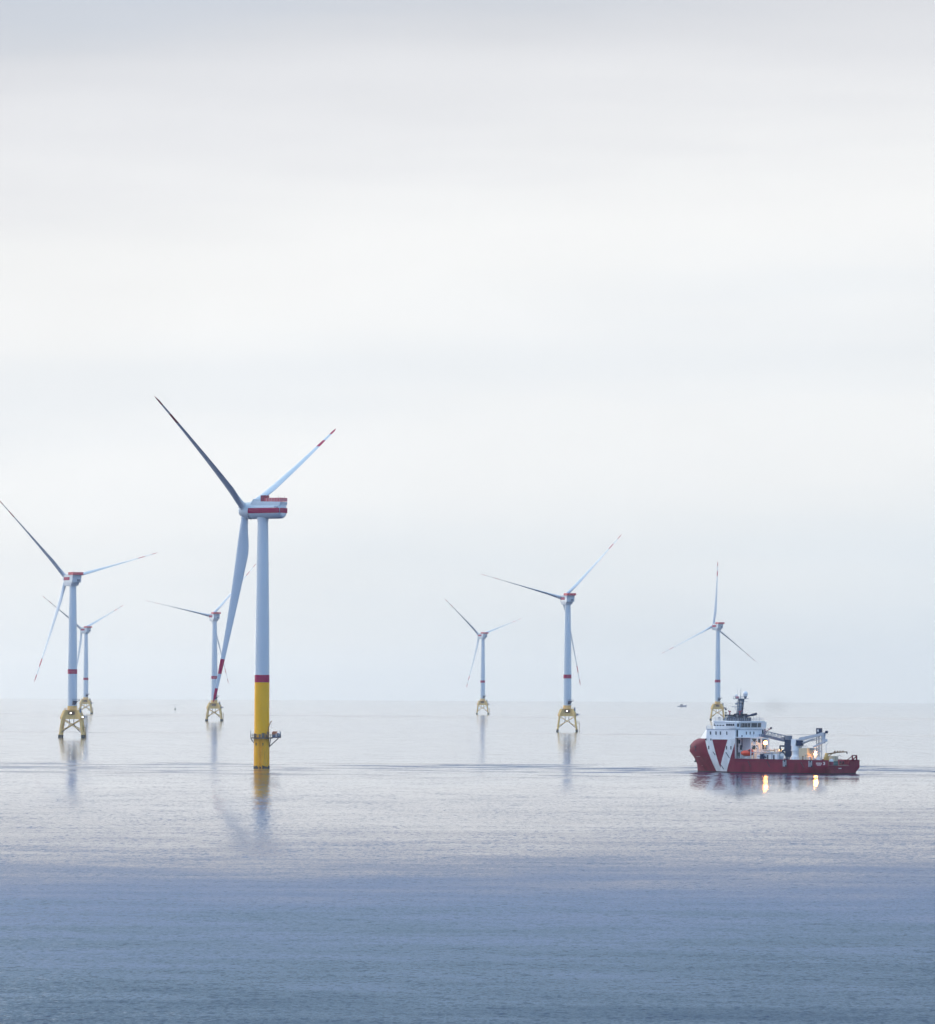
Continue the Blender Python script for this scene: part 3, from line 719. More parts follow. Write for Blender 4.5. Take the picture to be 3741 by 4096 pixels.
# hull: one skin from transom to stem, with raised forecastle
def hull():
    m = MB()
    levels = [-2.0, 0.0, .8, 2.4, 3.3, 5.3]
    up = [7.7, 10.2, 11.6, 12.4, 12.75]
    def stem(z):
        pts = [(-2, 68.3), (0, 68.9), (2.4, 69.1), (4.85, 69.9), (7.7, 72.0), (9.2, 72.0), (10.2, 71.5), (11.6, 69.9), (12.4, 68.4), (12.75, 67.2)]
        for (a, b), (c, d) in zip(pts, pts[1:]):
            if z <= c: return b + (d - b) * (z - a) / (c - a)
        return pts[-1][1]
    def half(s, z):
        B = 9.9
        top = stem(z)
        sm = 43 + 9.5 * max(0, min(1, (z + 1) / 9))
        if s > sm:
            u = min(1, (s - sm) / (top - sm)); e = 1.55 + .75 * max(0, min(1, z / 9)); q = 1.0 - .38 * max(0, min(1, z / 8))
            B = 9.9 * max(0.0, 1 - u ** e) ** q
        if s < 16:                                  # raked counter stern: tucked in below the chine
            u = 1 - s / 16
            chine = 2.4 * u
            if z < chine: B -= 2.3 * u * min(1, (chine - z) / 1.5 + .15)
        if z > 11.6: B *= 1 - .10 * (z - 11.6) / 1.15 * max(0, min(1, (s - 57) / 4))
        return B
    def rows(zs, s0, N):
        out = []
        for i in range(N + 1):
            t = i / N; t = 1 - (1 - t) ** 1.7 if s0 > 20 else t
            out.append([(s0 + ((stem(z) if s0 > 20 else 43.7) - s0) * t, z) for z in zs])
        return out
    for sg in (1, -1):
        aft_rows = [[(s, sg * half(s, z), z) for s, z in r] for r in rows(levels, 0.0, 14)]
        fw_rows = [[(s, sg * half(s, z), z) for s, z in r] for r in rows(levels + up, 43.7, 22)]
        m.loft(aft_rows if sg < 0 else [r[::-1] for r in aft_rows], closed=False)
        m.loft(fw_rows if sg < 0 else [r[::-1] for r in fw_rows], closed=False)
    # transom, with the working deck opening to port
    tr = [(-half(0, z), z) for z in (3.3, 2.4, .8, 0, -2)] + [(half(0, z), z) for z in (-2, 0, .8, 2.4, 3.3)]
    m.add([(0, y, z) for y, z in tr], [tuple(range(len(tr)))])
    m.box(0, .25, -9.85, -3.3, 3.3, 5.05)
    # after bulkhead of the forecastle
    # forecastle roof
    f = [(s, half(s, 12.75), 12.75) for s in [43.7 + (67.2 - 43.7) * (1 - (1 - i / 22) ** 1.7) for i in range(23)]]
    m.add(f + [(x, -y, z) for x, y, z in f[::-1]], [tuple(range(2 * len(f)))[::-1]])
    o = P(m, 'hull', 'hull')
    m = MB(); m.box(43.62, 43.9, -9.84, 9.84, 3.33, 12.74); P(m, 'after_bulkhead', 'ship_white', o)
    # bulwark inner faces and cap
    m = MB()
    for sg in (1, -1):
        s0 = 1.2 if sg > 0 else .25
        for i in range(14):
            a, b = s0 + (43.7 - s0) * i / 14, s0 + (43.7 - s0) * (i + 1) / 14
            m.hexa([(a, sg * (half(a, 4) - .28), 3.32), (b, sg * (half(b, 4) - .28), 3.32), (b, sg * (half(b, 4) - .04), 3.32), (a, sg * (half(a, 4) - .04), 3.32)],
                   [(a, sg * (half(a, 4) - .34), 5.34), (b, sg * (half(b, 4) - .34), 5.34), (b, sg * (half(b, 4) + .06), 5.34), (a, sg * (half(a, 4) + .06), 5.34)])
    P(m, 'bulwark', 'ship_red', o)
    m = MB(); m.add([(0.02, -9.8, 3.3), (43.68, -9.8, 3.3), (43.68, 9.8, 3.3), (0.02, 9.8, 3.3)], [(0, 1, 2, 3)]); P(m, 'working_deck', 'deck', o)
    # mooring eyes, anchor and small white draught and name marks
    for s, z, r in ((68.6, 9.6, .62), (64.2, 9.5, .5), (64.0, 8.3, .4)):
        y = half(s, z); d = (half(s + .3, z) - half(s - .3, z)) / .6; n = Vector((-d, 1, 0)).normalized(); c = Vector((s, y, z))
        mm = MB(); mm.tube(c - n * .3, c + n * .05, r, n=18); P(mm, 'mooring_hole', 'dark', o)
    mm = MB(); c = Vector((68.3, half(68.3, 4.4), 4.3)); mm.bar(c + Vector((.1, 0, .7)), c + Vector((0, .2, -.6)), .3, .35); mm.bar(c + Vector((-.5, .25, -.5)), c + Vector((.6, .1, -.5)), .35, .35); P(mm, 'anchor', 'dark', o)
    def marks(name, s0, s1, z, h, k, gap=.3):
        mm = MB(); step = (s1 - s0) / k
        for i in range(k):
            a, b = s0 + step * i, s0 + step * (i + 1 - gap)
            p = [Vector((q, half(q, z), 0)) for q in (a, b)]
            for zz0, zz1 in (((0, .28), (.72, 1)) if i % 3 else ((0, 1),)):
                low = [Vector((p[0].x, p[0].y + .01, z + h * zz0)), Vector((p[1].x, p[1].y + .01, z + h * zz0)), Vector((p[1].x, p[1].y + .04, z + h * zz0)), Vector((p[0].x, p[0].y + .04, z + h * zz0))]
                mm.hexa(low, [q + Vector((0, 0, h * (zz1 - zz0))) for q in low])
        P(mm, name, 'ship_white', o)
    marks('name_lettering', 62.5, 65.5, 5.75, .42, 8); marks('name_lettering', 3.2, 5.9, 3.75, .55, 8); marks('port_lettering', 3.6, 5.4, 3.25, .36, 7); marks('funnel_badge', 1.7, 2.6, 3.55, 1.05, 2)
    marks('draught_mark', 63.0, 64.4, 2.3, .4, 2, .6)
    mm = MB()
    for i in range(7): mm.box(-.04, -.01, 1.8 + i * .27, 1.98 + i * .27, 2.05, 2.35)
    P(mm, 'port_lettering', 'ship_white', o)
    for s0, z0, s1, z1 in ((54.1, 7.8, 53.0, 6.6), (47.9, 7.7, 46.2, 5.55), (50.5, 2.9, 49.2, 1.25), (37.5, 4.6, 36.2, 2.4), (28.5, 4.6, 27.2, 2.4), (12.8, 4.4, 11.4, 2.4)):
        mm = MB(); mm.bar((s0, half(s0, z0) + .06, z0), (s1, half(s1, z1) + .06, z1), .18, .22); P(mm, 'fender_bar', 'dark', o)
    for s in (20.2, 8.3):
        mm = MB(); y = half(s, 4) + .05
        mm.box(s - .85, s + .85, y, y + .12, 2.6, 5.1); P(mm, 'fender_frame', 'dark', o)
        mm = MB(); mm.box(s + .45, s + .75, y + .12, y + .25, 2.7, 4.9); mm.box(s - .1, s + .12, y + .12, y + .25, 2.7, 4.4); mm.box(s - .75, s - .5, y + .12, y + .25, 3.2, 5.0); P(mm, 'landing_ladder', 'crane_grey', o)
    return half
half = hull()

# forecastle house flush with the hull, then wheelhouse
m = MB()
poly0 = [(43.7, -9.75), (57.6, -9.6), (63.4, -5.4), (64.6, 0), (63.4, 5.4), (57.6, 9.6), (43.7, 9.75)]
poly1 = [(43.7, -9.7), (57.3, -9.5), (60.9, -5.2), (61.8, 0), (60.9, 5.2), (57.3, 9.5), (43.7, 9.7)]
m.hexa([(x, y, 12.76) for x, y in poly0], [(x, y, 16.2) for x, y in poly1])
house = P(m, 'deckhouse', 'ship_white')
m = MB(); m.hexa([(x + (0.25 if x < 45 else .1), y * 1.015, 16.2) for x, y in poly1], [(x + (0.25 if x < 45 else .1), y * 1.015, 16.45) for x, y in poly1]); P(m, 'bridge_deck', 'crane_grey', house)
m = MB()
pp = [(57.3, 9.5), (60.9, 5.2), (61.8, 0), (60.9, -5.2), (57.3, -9.5)]
m.rail([(48.6, 9.6, 16.45)] + [(x, y, 16.45) for x, y in pp] + [(48.6, -9.6, 16.45)], 1.15, .04, 1.5); P(m, 'deck_railing', 'ship_white', house)
for s, z in ((55.5, 14.9), (52.85, 14.9), (50.75, 14.9), (47.7, 14.9), (57.6, 12.45), (55.1, 12.42)):
    mm = MB(); y = 9.72 if z > 13 else 9.9
    zz = .62 if z > 13 else .35; mm.hexa([(s - .27, y - .3, z - zz), (s + .2, y - .3, z - zz), (s + .2, y + .03, z - zz), (s - .27, y + .03, z - zz)], [(s - .2, y - .3, z + zz), (s + .27, y - .3, z + zz), (s + .27, y + .03, z + zz), (s - .2, y + .03, z + zz)])
    P(mm, 'window', 'glass', house)
for s in (56.2, 47.65, 45.55):
    mm = MB(); y = half(s, 9.4); mm.box(s - .26, s + .26, y - .3, y + .03, 8.75, 10.05); P(mm, 'window', 'glass', house)
for y in (2.7, .3, -2.0):
    mm = MB(); mm.box(43.66, 43.9, y - .3, y + .3, 14.4, 15.5); P(mm, 'window', 'glass', house)
for y in (8.8, -7.4):
    m = MB(); m.box(43.2, 43.6, y - .2, y + .2, 5.4, 16.15); P(m, 'corner_post', 'dark', house)

m = MB()
wl0 = [(43.2, -7.4), (55.0, -7.4), (58.4, -4.2), (59.0, 0), (58.4, 4.2), (55.0, 7.4), (43.2, 7.4)]
m.hexa([(x, y, 16.45) for x, y in wl0], [(x + (.35 if x > 50 else -.15), y * 1.02, 19.05) for x, y in wl0])
bridge = P(m, 'wheelhouse', 'ship_white')
for sg in (1, -1):
    m = MB(); m.hexa([(43.6, sg * 7.3, 16.6), (48.2, sg * 7.3, 16.6), (48.0, sg * 9.9, 16.7), (43.8, sg * 9.9, 16.7)], [(43.5, sg * 7.3, 19.05), (48.4, sg * 7.3, 19.05), (48.2, sg * 10.1, 19.05), (43.6, sg * 10.1, 19.05)])
    wing = P(m, 'bridge_wing', 'ship_white', bridge)
    if sg > 0:
        for i in range(4):
            a = 44.0 + i * 1.0; mm = MB(); mm.hexa([(a, 9.75, 17.7), (a + .78, 9.75, 17.7), (a + .78, 10.03, 17.7), (a, 10.03, 17.7)], [(a - .05, 9.75, 18.5), (a + .73, 9.75, 18.5), (a + .73, 10.11, 18.5), (a - .05, 10.11, 18.5)]); P(mm, 'wing_window', 'glass', wing)
        mm = MB(); mm.box(43.5, 43.62, 7.6, 8.7, 17.4, 18.6); P(mm, 'wing_window', 'glass', wing)
        mm = MB(); mm.tube((43.6, 9.8, 19.15), (48.2, 9.8, 19.15), .38, n=12); P(mm, 'wing_coaming', 'ship_white', wing)
m = MB(); m.hexa([(x + (.5 if x > 50 else -.5), y * 1.06, 19.06) for x, y in wl0], [(x + (.5 if x > 50 else -.5), y * 1.06, 19.55) for x, y in wl0]); roof = P(m, 'roof', 'ship_white', bridge)
for i in range(4):
    a = 50.6 + i * 1.35; y = 7.45; mm = MB(); mm.box(a, a + .95, y - .2, y + .04, 17.6, 18.6); P(mm, 'window', 'glass', bridge)
for y0, y1 in ((7.15, 6.65), (6.3, 4.75), (4.4, 3.0), (2.65, 1.1), (.4, -3.1), (-3.7, -5.6)):
    mm = MB(); mm.hexa([(42.98, y0, 17.15), (43.3, y0, 17.15), (43.3, y1, 17.15), (42.98, y1, 17.15)], [(42.95, y0, 18.75), (43.2, y0, 18.75), (43.2, y1, 18.75), (42.95, y1, 18.75)]); P(mm, 'aft_window', 'glass', bridge)
m = MB(); m.rail([(43, 7.2, 19.55), (43, -7.2, 19.55)], 1.1, .035, 1.2); m.rail([(43, 7.2, 19.55), (55, 7.2, 19.55)], 1.1, .035, 1.2); m.rail([(43, -7.2, 19.55), (55, -7.2, 19.55), (58, -4, 19.55), (58, 4, 19.55)], 1.1, .035, 1.4); P(m, 'roof_railing', 'crane_grey', bridge)
for i, (x, y, h) in enumerate(((43.5, -1.5, 2.2), (43.6, -3.4, 2.8), (43.4, -5.2, 2.1), (44.5, -6.4, 2.6), (52.5, 6.4, 2.0), (54, 5.5, 1.7))):
    mm = MB(); mm.tube((x, y, 19.5), (x, y, 19.5 + h), .045, .02, 6); P(mm, 'whip_antenna', 'steel', bridge)
# mast house, mast and gear on the monkey island
m = MB(); m.box(45.4, 53.2, -2.6, 2.6, 19.56, 20.9); m.box(46.6, 50.4, -1.7, 1.7, 20.9, 22.3); m.hexa([(44.9, -3, 21.5), (47.0, -3, 21.5), (47.0, 3, 21.5), (44.9, 3, 21.5)], [(44.8, -3.1, 21.95), (47.0, -3.1, 21.95), (47.0, 3.1, 21.95), (44.8, 3.1, 21.95)])
m.box(50.8, 53.8, -3.0, 3.0, 21.5, 21.9)
mh = P(m, 'mast_house', 'dark')
m = MB(); m.box(51.2, 53.4, -1.8, 1.8, 19.56, 21.5); P(m, 'funnel_casing', 'crane_grey', mh)
m = MB(); m.bar((49.8, 0, 22.2), (52.6, .3, 20.2), 1.0, 1.0); P(m, 'exhaust_trunk', 'dark', mh)
m = MB()
for y in (-.55, .55):
    m.tube((48.3, y, 21.8), (47.3, y * .8, 27.9), .34, .24, 10); m.tube((49.9, y, 21.8), (49.3, y * .8, 27.9), .22, .16, 8)
for k in range(5):
    t = .15 + k * .19; a = Vector((48.3, 0, 21.8)).lerp(Vector((47.3, 0, 27.9)), t); b = Vector((49.9, 0, 21.8)).lerp(Vector((49.3, 0, 27.9)), t); m.bar(a, b, .14, 1.0)
m.box(45.7, 51.1, -1.4, 1.4, 27.85, 28.05); m.rail([(45.8, 1.3, 28), (51, 1.3, 28)], .8, .03, 1.0); m.bar((46.4, 0, 24.2), (49.6, 0, 24.6), .1, .1); m.bar((46.6, -1.8, 26.9), (46.6, 1.8, 26.9), .1, .1)
m.tube((48.45, 0, 28), (48.4, 0, 32.0), .12, .05, 8); m.tube((49.6, .5, 28), (49.6, .5, 32.4), .03, .02, 5); m.bar((49.9, 0, 26.0), (51.0, 0, 26.0), .12, .6)
mast = P(m, 'mast', 'mast_blue', mh)
m = MB(); m.ball((46.3, 0, 29.9), .98, 20, 12, sz=.95); m.tube((46.3, 0, 29.25), (46.3, 0, 28.9), .95, .8, 18); P(m, 'radome', 'ship_white', mast)
m = MB(); m.tube((46.3, 0, 28.0), (46.3, 0, 28.95), .35, .7, 12); P(m, 'radome_stand', 'steel', mast)
m = MB(); m.ball((50.6, 0, 29.1), .55, 16, 10); P(m, 'radome', 'ship_white', mast)
m = MB(); m.tube((50.6, 0, 28.0), (50.6, 0, 28.7), .3, .45, 10); P(m, 'radome_stand', 'steel', mast)
m = MB(); m.ball((49.65, .4, 28.45), .62, 14, 8, sz=.7); P(m, 'signal_lamp', 'pink', mast)
m = MB(); m.ball((50.2, .2, 26.6), .3, 12, 8); P(m, 'camera_dome', 'ship_white', mast)
m = MB(); m.bar((50.2, -1.2, 24.9), (52.0, 1.2, 24.9), .18, .25); m.tube((51.1, 0, 23.4), (51.1, 0, 24.9), .1, n=8); P(m, 'radar_scanner', 'crane_grey', mast)
for z in (26.2, 24.2):
    mm = MB(); mm.ball((46.6, 1.5, z), .3, 12, 8, sz=1.5); mm.bar((46.6, 1.5, z), (46.6, 1.5, 26.9), .03, .03); P(mm, 'day_shape', 'rubber', mast)
m = MB(); m.tube((55.5, 0, 19.5), (55.5, 0, 24.6), .06, n=6); po = P(m, 'signal_pole', 'steel', bridge)
for z, q in ((23.9, 1.0), (22.6, 1.25), (21.4, 1.0)):
    mm = MB(); mm.ball((55.5, 0, z), .36, 12, 8 if q == 1 else 2, sz=q); P(mm, 'day_shape', 'rubber', po)
for s in (52.0, 47.2):
    mm = MB(); mm.tube((s, 2.2, 21.9), (s, 2.2, 23.0), .28, .2, 10); mm.bar((s + .1, 2.2, 23.0), (s - 1.3 if s < 50 else s + .5, 2.5, 23.5), .3, .32); mm.box(s - .4, s + .4, 1.9, 2.5, 22.9, 23.35); P(mm, 'fire_monitor', 'dark_red', mh)
m = MB(); m.tube((44.9, 1.5, 21.2), (42.2, 1.5, 21.8), .34, .36, 12); m.tube((42.2, 1.5, 21.8), (39.9, 1.5, 22.3), .48, .48, 14); P(m, 'exhaust_pipe', 'navy', mh)

# after face of the house: boat deck, windows, ladders, lamps
m = MB(); m.box(36.2, 43.68, 2.0, 9.75, 13.25, 13.5); m.box(39.0, 43.68, -9.6, 1.997, 13.25, 13.5); bd = P(m, 'boat_deck', 'ship_white')
m = MB(); m.rail([(36.3, 9.7, 13.5), (36.3, 2.1, 13.5), (39.1, 2.1, 13.5), (39.1, -9.5, 13.5)], 1.1, .035, 1.4); P(m, 'deck_railing', 'crane_grey', bd)
m = MB(); m.box(39.6, 43.61, -6.5, 5.2, 3.33, 13.24); ah = P(m, 'aft_house', 'ship_white')
for y0, y1, z0, z1 in ((4.6, 1.6, 11.6, 12.9), (1.0, -1.2, 11.4, 12.9), (4.6, 2.4, 8.8, 10.4), (1.9, .6, 8.8, 10.4), (-2.0, -4.5, 8.8, 12.6)):
    mm = MB(); mm.box(39.55, 39.9, y1, y0, z0, z1); P(mm, 'window', 'glass', ah)
for y, z0, z1, w in ((8.4, 9.6, 12.6, .5), (7.2, 11.0, 12.4, .5), (6.2, 8.6, 10.4, .6), (7.4, 5.6, 7.7, .45), (-7.6, 8.6, 10.6, .6)):
    mm = MB(); mm.box(43.56, 43.7, y - w, y + w, z0, z1); P(mm, 'window' if w > .46 else 'bulkhead_door', 'glass', ah)
m = MB(); m.tube((40.9, 9.2, 9.6), (40.9, 9.2, 14.2), .22, n=8); P(m, 'boat_davit_post', 'navy', bd)
m = MB()
for y in (9.3, 3.0): m.tube((36.6, y, 3.3), (36.6, y, 13.3), .16, n=8)
m.bar((36.6, 9.3, 13.0), (33.6, 9.0, 9.2), .22, .22); m.bar((36.6, 9.3, 9.2), (33.6, 9.0, 13.2), .16, .16); m.bar((33.6, 9.0, 5.5), (33.6, 9.0, 13.3), .2, .2); m.bar((33.6, 9.0, 13.2), (36.6, 9.0, 13.2), .25, .25); m.bar((33.6, 2.0, 5.5), (33.6, 2.0, 13.3), .2, .2); m.bar((33.6, 9, 13.1), (33.6, 2, 13.1), .25, .25)
P(m, 'access_tower', 'ship_white')
m = MB(); m.box(26.5, 36.4, 3.5, 9.3, 7.7, 7.9); m.rail([(26.6, 9.25, 7.9), (34.0, 9.25, 7.9)], 1.05, .035, 1.3)
for s in (27, 31, 35.5): m.bar((s, 9.0, 3.3), (s, 9.0, 7.7), .25, .25)
P(m, 'mezzanine_deck', 'crane_grey')
m = MB(); m.box(24.8, 31.8, 4.2, 8.6, 3.32, 7.4); wh0 = P(m, 'winch_house', 'ship_white')
for s in (29.2, 26.3):
    m = MB(); m.box(s - .3, s + .3, 8.6, 8.66, 4.2, 6.9); P(m, 'house_door', 'dark', wh0)
for s, z in ((33.0, 6.6), (33.2, 5.6), (38.8, 5.55)):
    mm = MB(); mm.tube((s - .75, 9.0, z), (s + .75, 9.0, z), .36, n=12); P(mm, 'life_raft', 'ship_white')
m = MB(); m.box(30.6, 32.4, 8.9, 9.3, 3.4, 7.2); m.bar((31.5, 9.2, 7.0), (29.6, 9.2, 5.9), .7, .4); P(m, 'hose_stand', 'navy')
# searchlight arm at the after end of the bridge
m = MB(); m.tube((42.6, -7.6, 13.5), (42.6, -7.6, 16.4), .3, .22, 10); m.bar((42.6, -7.6, 15.4), (40.6, -8.6, 16.6), .25, .3); m.bar((42.4, -7.6, 16.3), (40.6, -8.6, 16.9), .12, .12); P(m, 'service_crane', 'dark_red')
m = MB(); m.ball((40.5, -8.7, 16.9), .42, 12, 8); P(m, 'searchlight', 'navy')
# lit floodlights
def flood(s, y, z, w, h, power, name='floodlight'):
    m = MB(); m.hexa([(s + .12, y - w * .55, z - h * .3), (s + .5, y - w * .5, z - h * .3), (s + .5, y + w * .5, z - h * .3), (s + .12, y + w * .55, z - h * .3)], [(s - .1, y - w * .4, z + h * .75), (s + .5, y - w * .4, z + h * .75), (s + .5, y + w * .4, z + h * .75), (s - .1, y + w * .4, z + h * .75)]); 
    o = P(m, name, 'pink')
    mm = MB(); mm.hexa([(s - .05, y - w / 2, z - h / 2), (s + .1, y - w / 2, z - h / 2), (s + .1, y + w / 2, z - h / 2), (s - .05, y + w / 2, z - h / 2)], [(s - .13, y - w * .4, z + h / 2), (s + .1, y - w * .4, z + h / 2), (s + .1, y + w * .4, z + h / 2), (s - .13, y + w * .4, z + h / 2)]); P(mm, 'lamp_glass', 'flood', o)
    l = bpy.data.lights.new('deck_lamp_light', 'POINT'); l.energy = power; l.color = (1, .55, .2); l.shadow_soft_size = .5
    lo = bpy.data.objects.new('deck_lamp_light', l); col.objects.link(lo); lo.parent = o; lo.location = (s - .9, y + .3, z - .3)
flood(36.0, 1.0, 11.4, 2.0, 1.05, 500); flood(12.9, 0.6, 7.7, 1.4, 1.1, 500)
m = MB(); m.tube((36.2, 1.0, 3.3), (36.2, 1.0, 11.0), .12, n=8); P(m, 'lamp_post', 'crane_grey')
for a, b in ((1.4, 1.0), (-.4, .2)):
    m = MB(); m.bar((12.9, a, 3.3), (13.05, b, 7.2), .3, .3); P(m, 'lamp_post', 'ship_white')
m = MB(); m.box(29.5, 29.8, -1.0, .6, 8.3, 9.0); P(m, 'work_lamp', 'flood_small')
m = MB(); m.box(33.2, 35.8, -1.0, 2.5, 8.2, 8.7); P(m, 'work_bench', 'cream')
m = MB()
for k in range(7): m.tube((30.2 + k * .45, -.5 + .2 * (k % 3), 7.9), (30.3 + k * .45, -.5 + .2 * (k % 3), 8.9 + .35 * (k % 2)), .09, n=6)
m.bar((30, -.5, 8.8), (33.2, -.5, 8.9), .1, .1); P(m, 'pipe_rack', 'brown')
m = MB(); m.box(29.5, 36.0, -3.2, 3.0, 7.4, 7.9); P(m, 'cable_tray', 'cream')

# motion-compensated gangway on its tower
m = MB(); m.box(22.9, 26.2, -2.6, 2.2, 8.2, 11.2); m.box(23.4, 25.8, -2.2, 1.8, 3.32, 8.2); m.box(22.7, 26.2, -2.4, 2.0, 11.2, 12.6)
for a, b in (((28.6, 1.6, 3.3), (28.6, 1.6, 10.4)), ((28.6, -2.2, 3.3), (28.6, -2.2, 10.4)), ((28.7, 1.6, 10.3), (25.8, 1.6, 10.0)), ((28.6, 1.6, 7.6), (25.8, 1.6, 9.2)), ((28.6, 1.6, 9.4), (25.9, 1.6, 6.6)), ((28.6, -2.2, 10.3), (28.6, 1.6, 10.3))): m.bar(a, b, .42, .42)
gw = P(m, 'gangway_tower', 'navy')
m = MB()
g0, g1 = Vector((25.6, 0, 11.9)), Vector((39.2, 0, 14.3))
for y in (-.75, .75):
    o_ = Vector((0, y, 0)); m.bar(g0 + o_, g1 + o_, .18, .8)
    up = Vector((0, 0, 1.9)); N_ = 9
    m.bar(g0 + o_ + up, g0.lerp(g1, .78) + o_ + up, .12, .14); m.bar(g0.lerp(g1, .78) + o_ + up, g0.lerp(g1, .93) + o_, .12, .14)
    for k in range(N_ - 1):
        a, b = g0.lerp(g1, k / N_), g0.lerp(g1, (k + 1) / N_)
        m.bar(a + o_, a + o_ + up, .1, .1); m.bar(a + o_ + up if k % 2 else a + o_, b + o_ if k % 2 else b + o_ + up, .09, .09)
m.hexa([g0 + Vector((0, -.7, -.3)), g1 + Vector((0, -.7, -.3)), g1 + Vector((0, .7, -.3)), g0 + Vector((0, .7, -.3))], [g0 + Vector((0, -.7, -.1)), g1 + Vector((0, -.7, -.1)), g1 + Vector((0, .7, -.1)), g0 + Vector((0, .7, -.1))])
P(m, 'gangway_bridge', 'gangway_blue', gw)
m = MB(); m.box(25.0, 26.6, -1.2, 1.2, 12.6, 14.2); P(m, 'gangway_cabin', 'steel', gw)
m = MB(); m.box(27.2, 28.6, -1.0, 1.0, 12.55, 13.6); P(m, 'winch_drum', 'steel', gw)

# main crane: flared pedestal, house, knuckle boom folded over the deck
m = MB(); m.lathe([(3.0, 0), (3.0, .9), (2.6, 2.2), (1.85, 3.6), (1.85, 5.2)], 32, c=(20.9, 1.5, 3.3)); cp = P(m, 'crane_pedestal', 'ship_white')
m = MB(); m.lathe([(2.2, 0), (2.2, .3), (2.0, .3), (2.0, 1.9)], 28, c=(20.9, 1.5, 8.5)); m.hexa([(20.6, .2, 10.4), (22.7, .2, 10.4), (22.7, 2.8, 10.4), (20.6, 2.8, 10.4)], [(20.2, .3, 12.9), (22.6, .3, 12.9), (22.6, 2.7, 12.9), (20.2, 2.7, 12.9)]); m.box(18.4, 20.4, .4, 1.2, 10.3, 12.9)
ch = P(m, 'crane_house', 'ship_white', cp)
m = MB(); m.box(17.8, 19.8, 1.6, 3.2, 10.4, 12.2); m.box(18.2, 20.3, 1.4, 2.9, 12.2, 12.5); P(m, 'crane_cab', 'navy', cp)
m = MB(); m.hexa([(19.9, .9, 12.1), (19.9, 2.1, 12.1), (19.3, 2.1, 13.5), (19.3, .9, 13.5)], [(8.9, 1.0, 14.5), (8.9, 2.0, 14.5), (8.7, 2.0, 15.4), (8.7, 1.0, 15.4)])
m.bar((18.9, .6, 11.2), (12.6, .8, 13.2), .35, .35); m.bar((18.9, 2.4, 11.2), (12.6, 2.2, 13.2), .35, .35); m.bar((15.5, 1.5, 13.6), (9.2, 1.5, 15.5), .2, .2)
P(m, 'crane_boom', 'crane_grey', cp)
m = MB(); m.box(8.0, 9.3, .9, 2.1, 14.2, 15.5); m.hexa([(8.0, 1.0, 11.4), (8.9, 1.0, 11.4), (8.9, 2.0, 11.4), (8.0, 2.0, 11.4)], [(8.0, 1.0, 14.3), (8.7, 1.0, 14.3), (8.7, 2.0, 14.3), (8.0, 2.0, 14.3)]); m.bar((8.3, 1.5, 11.9), (13.0, 1.5, 10.0), .7, .7); m.bar((8.8, 1.5, 12.4), (7.0, 1.5, 12.6), .9, 1.0); m.bar((8.6, 1.2, 13.4), (14.2, 1.2, 12.2), .22, .22)
P(m, 'crane_jib', 'crane_grey', cp)
m = MB(); m.tube((7.1, 1.2, 15.7), (7.1, 1.8, 15.7), .55, n=16); m.bar((8.3, 1.5, 15.1), (7.1, 1.5, 15.7), .2, .3); P(m, 'sheave', 'navy', cp)
# tall vent mast with a dark boxed head
m = MB()
for x, y in ((13.6, -3.2), (15.1, -3.2), (13.6, -4.4), (15.1, -4.4)): m.bar((x, y, 3.3), (x, y, 15.0), .22, .22)
for z in (5.5, 8, 10.5, 13): m.bar((13.6, -3.2, z), (15.1, -3.2, z + 1.2), .12, .12); m.bar((13.6, -3.2, z + 1.2), (15.1, -3.2, z), .12, .12)
vm_ = P(m, 'lattice_mast', 'steel')
m = MB(); m.box(13.45, 15.25, -4.55, -3.05, 14.9, 17.1); P(m, 'mast_head', 'navy', vm_)
m = MB(); m.hexa([(14.0, -3.04, 16.0), (14.35, -3.04, 15.5), (14.35, -2.99, 15.5), (14.0, -2.99, 16.0)], [(14.25, -3.04, 16.85), (14.75, -3.04, 16.3), (14.75, -2.99, 16.3), (14.25, -2.99, 16.85)]); P(m, 'white_emblem', 'ship_white', vm_)
m = MB(); m.tube((6.9, 2.0, 3.3), (6.9, 2.0, 11.0), .14, .1, 8); m.bar((6.9, 2.0, 10.9), (5.8, 2.0, 11.6), .12, .12); P(m, 'light_pole', 'crane_grey')
m = MB(); m.box(15.0, 18.8, -1.5, 3.0, 3.32, 9.6); bh = P(m, 'deck_store', 'cream')
m = MB(); m.box(14.95, 15.02, .2, 1.0, 4.0, 6.2); P(m, 'store_door', 'brown', bh)
m = MB(); m.box(16.6, 17.3, 2.98, 3.04, 4.3, 6.6); P(m, 'store_door', 'brown', bh)
m = MB(); m.rail([(15.1, 2.9, 9.6), (18.7, 2.9, 9.6)], 1.1, .035, .9); m.bar((12.2, 0, 9.3), (15.4, 1, 9.3), .5, .4); P(m, 'store_walkway', 'steel', bh)
m = MB(); m.box(9.2, 11.6, 1.0, 1.6, 8.2, 8.5); m.bar((9.3, 1.3, 8.4), (12.6, 1.3, 10.2), .15, .15); m.bar((9.4, 1.3, 8.3), (9.4, 1.3, 3.3), .18, .18); m.bar((11.5, 1.3, 8.2), (10.0, 1.3, 9.6), .15, .15); P(m, 'deck_gantry', 'crane_grey')
for a, b in ((43.6, 36), (20, 7)):
    m = MB(); m.rail([(a, 9.85, 5.3), (b, 9.85, 5.3)], .9, .04, 1.4); P(m, 'gunwale_railing', 'crane_grey')
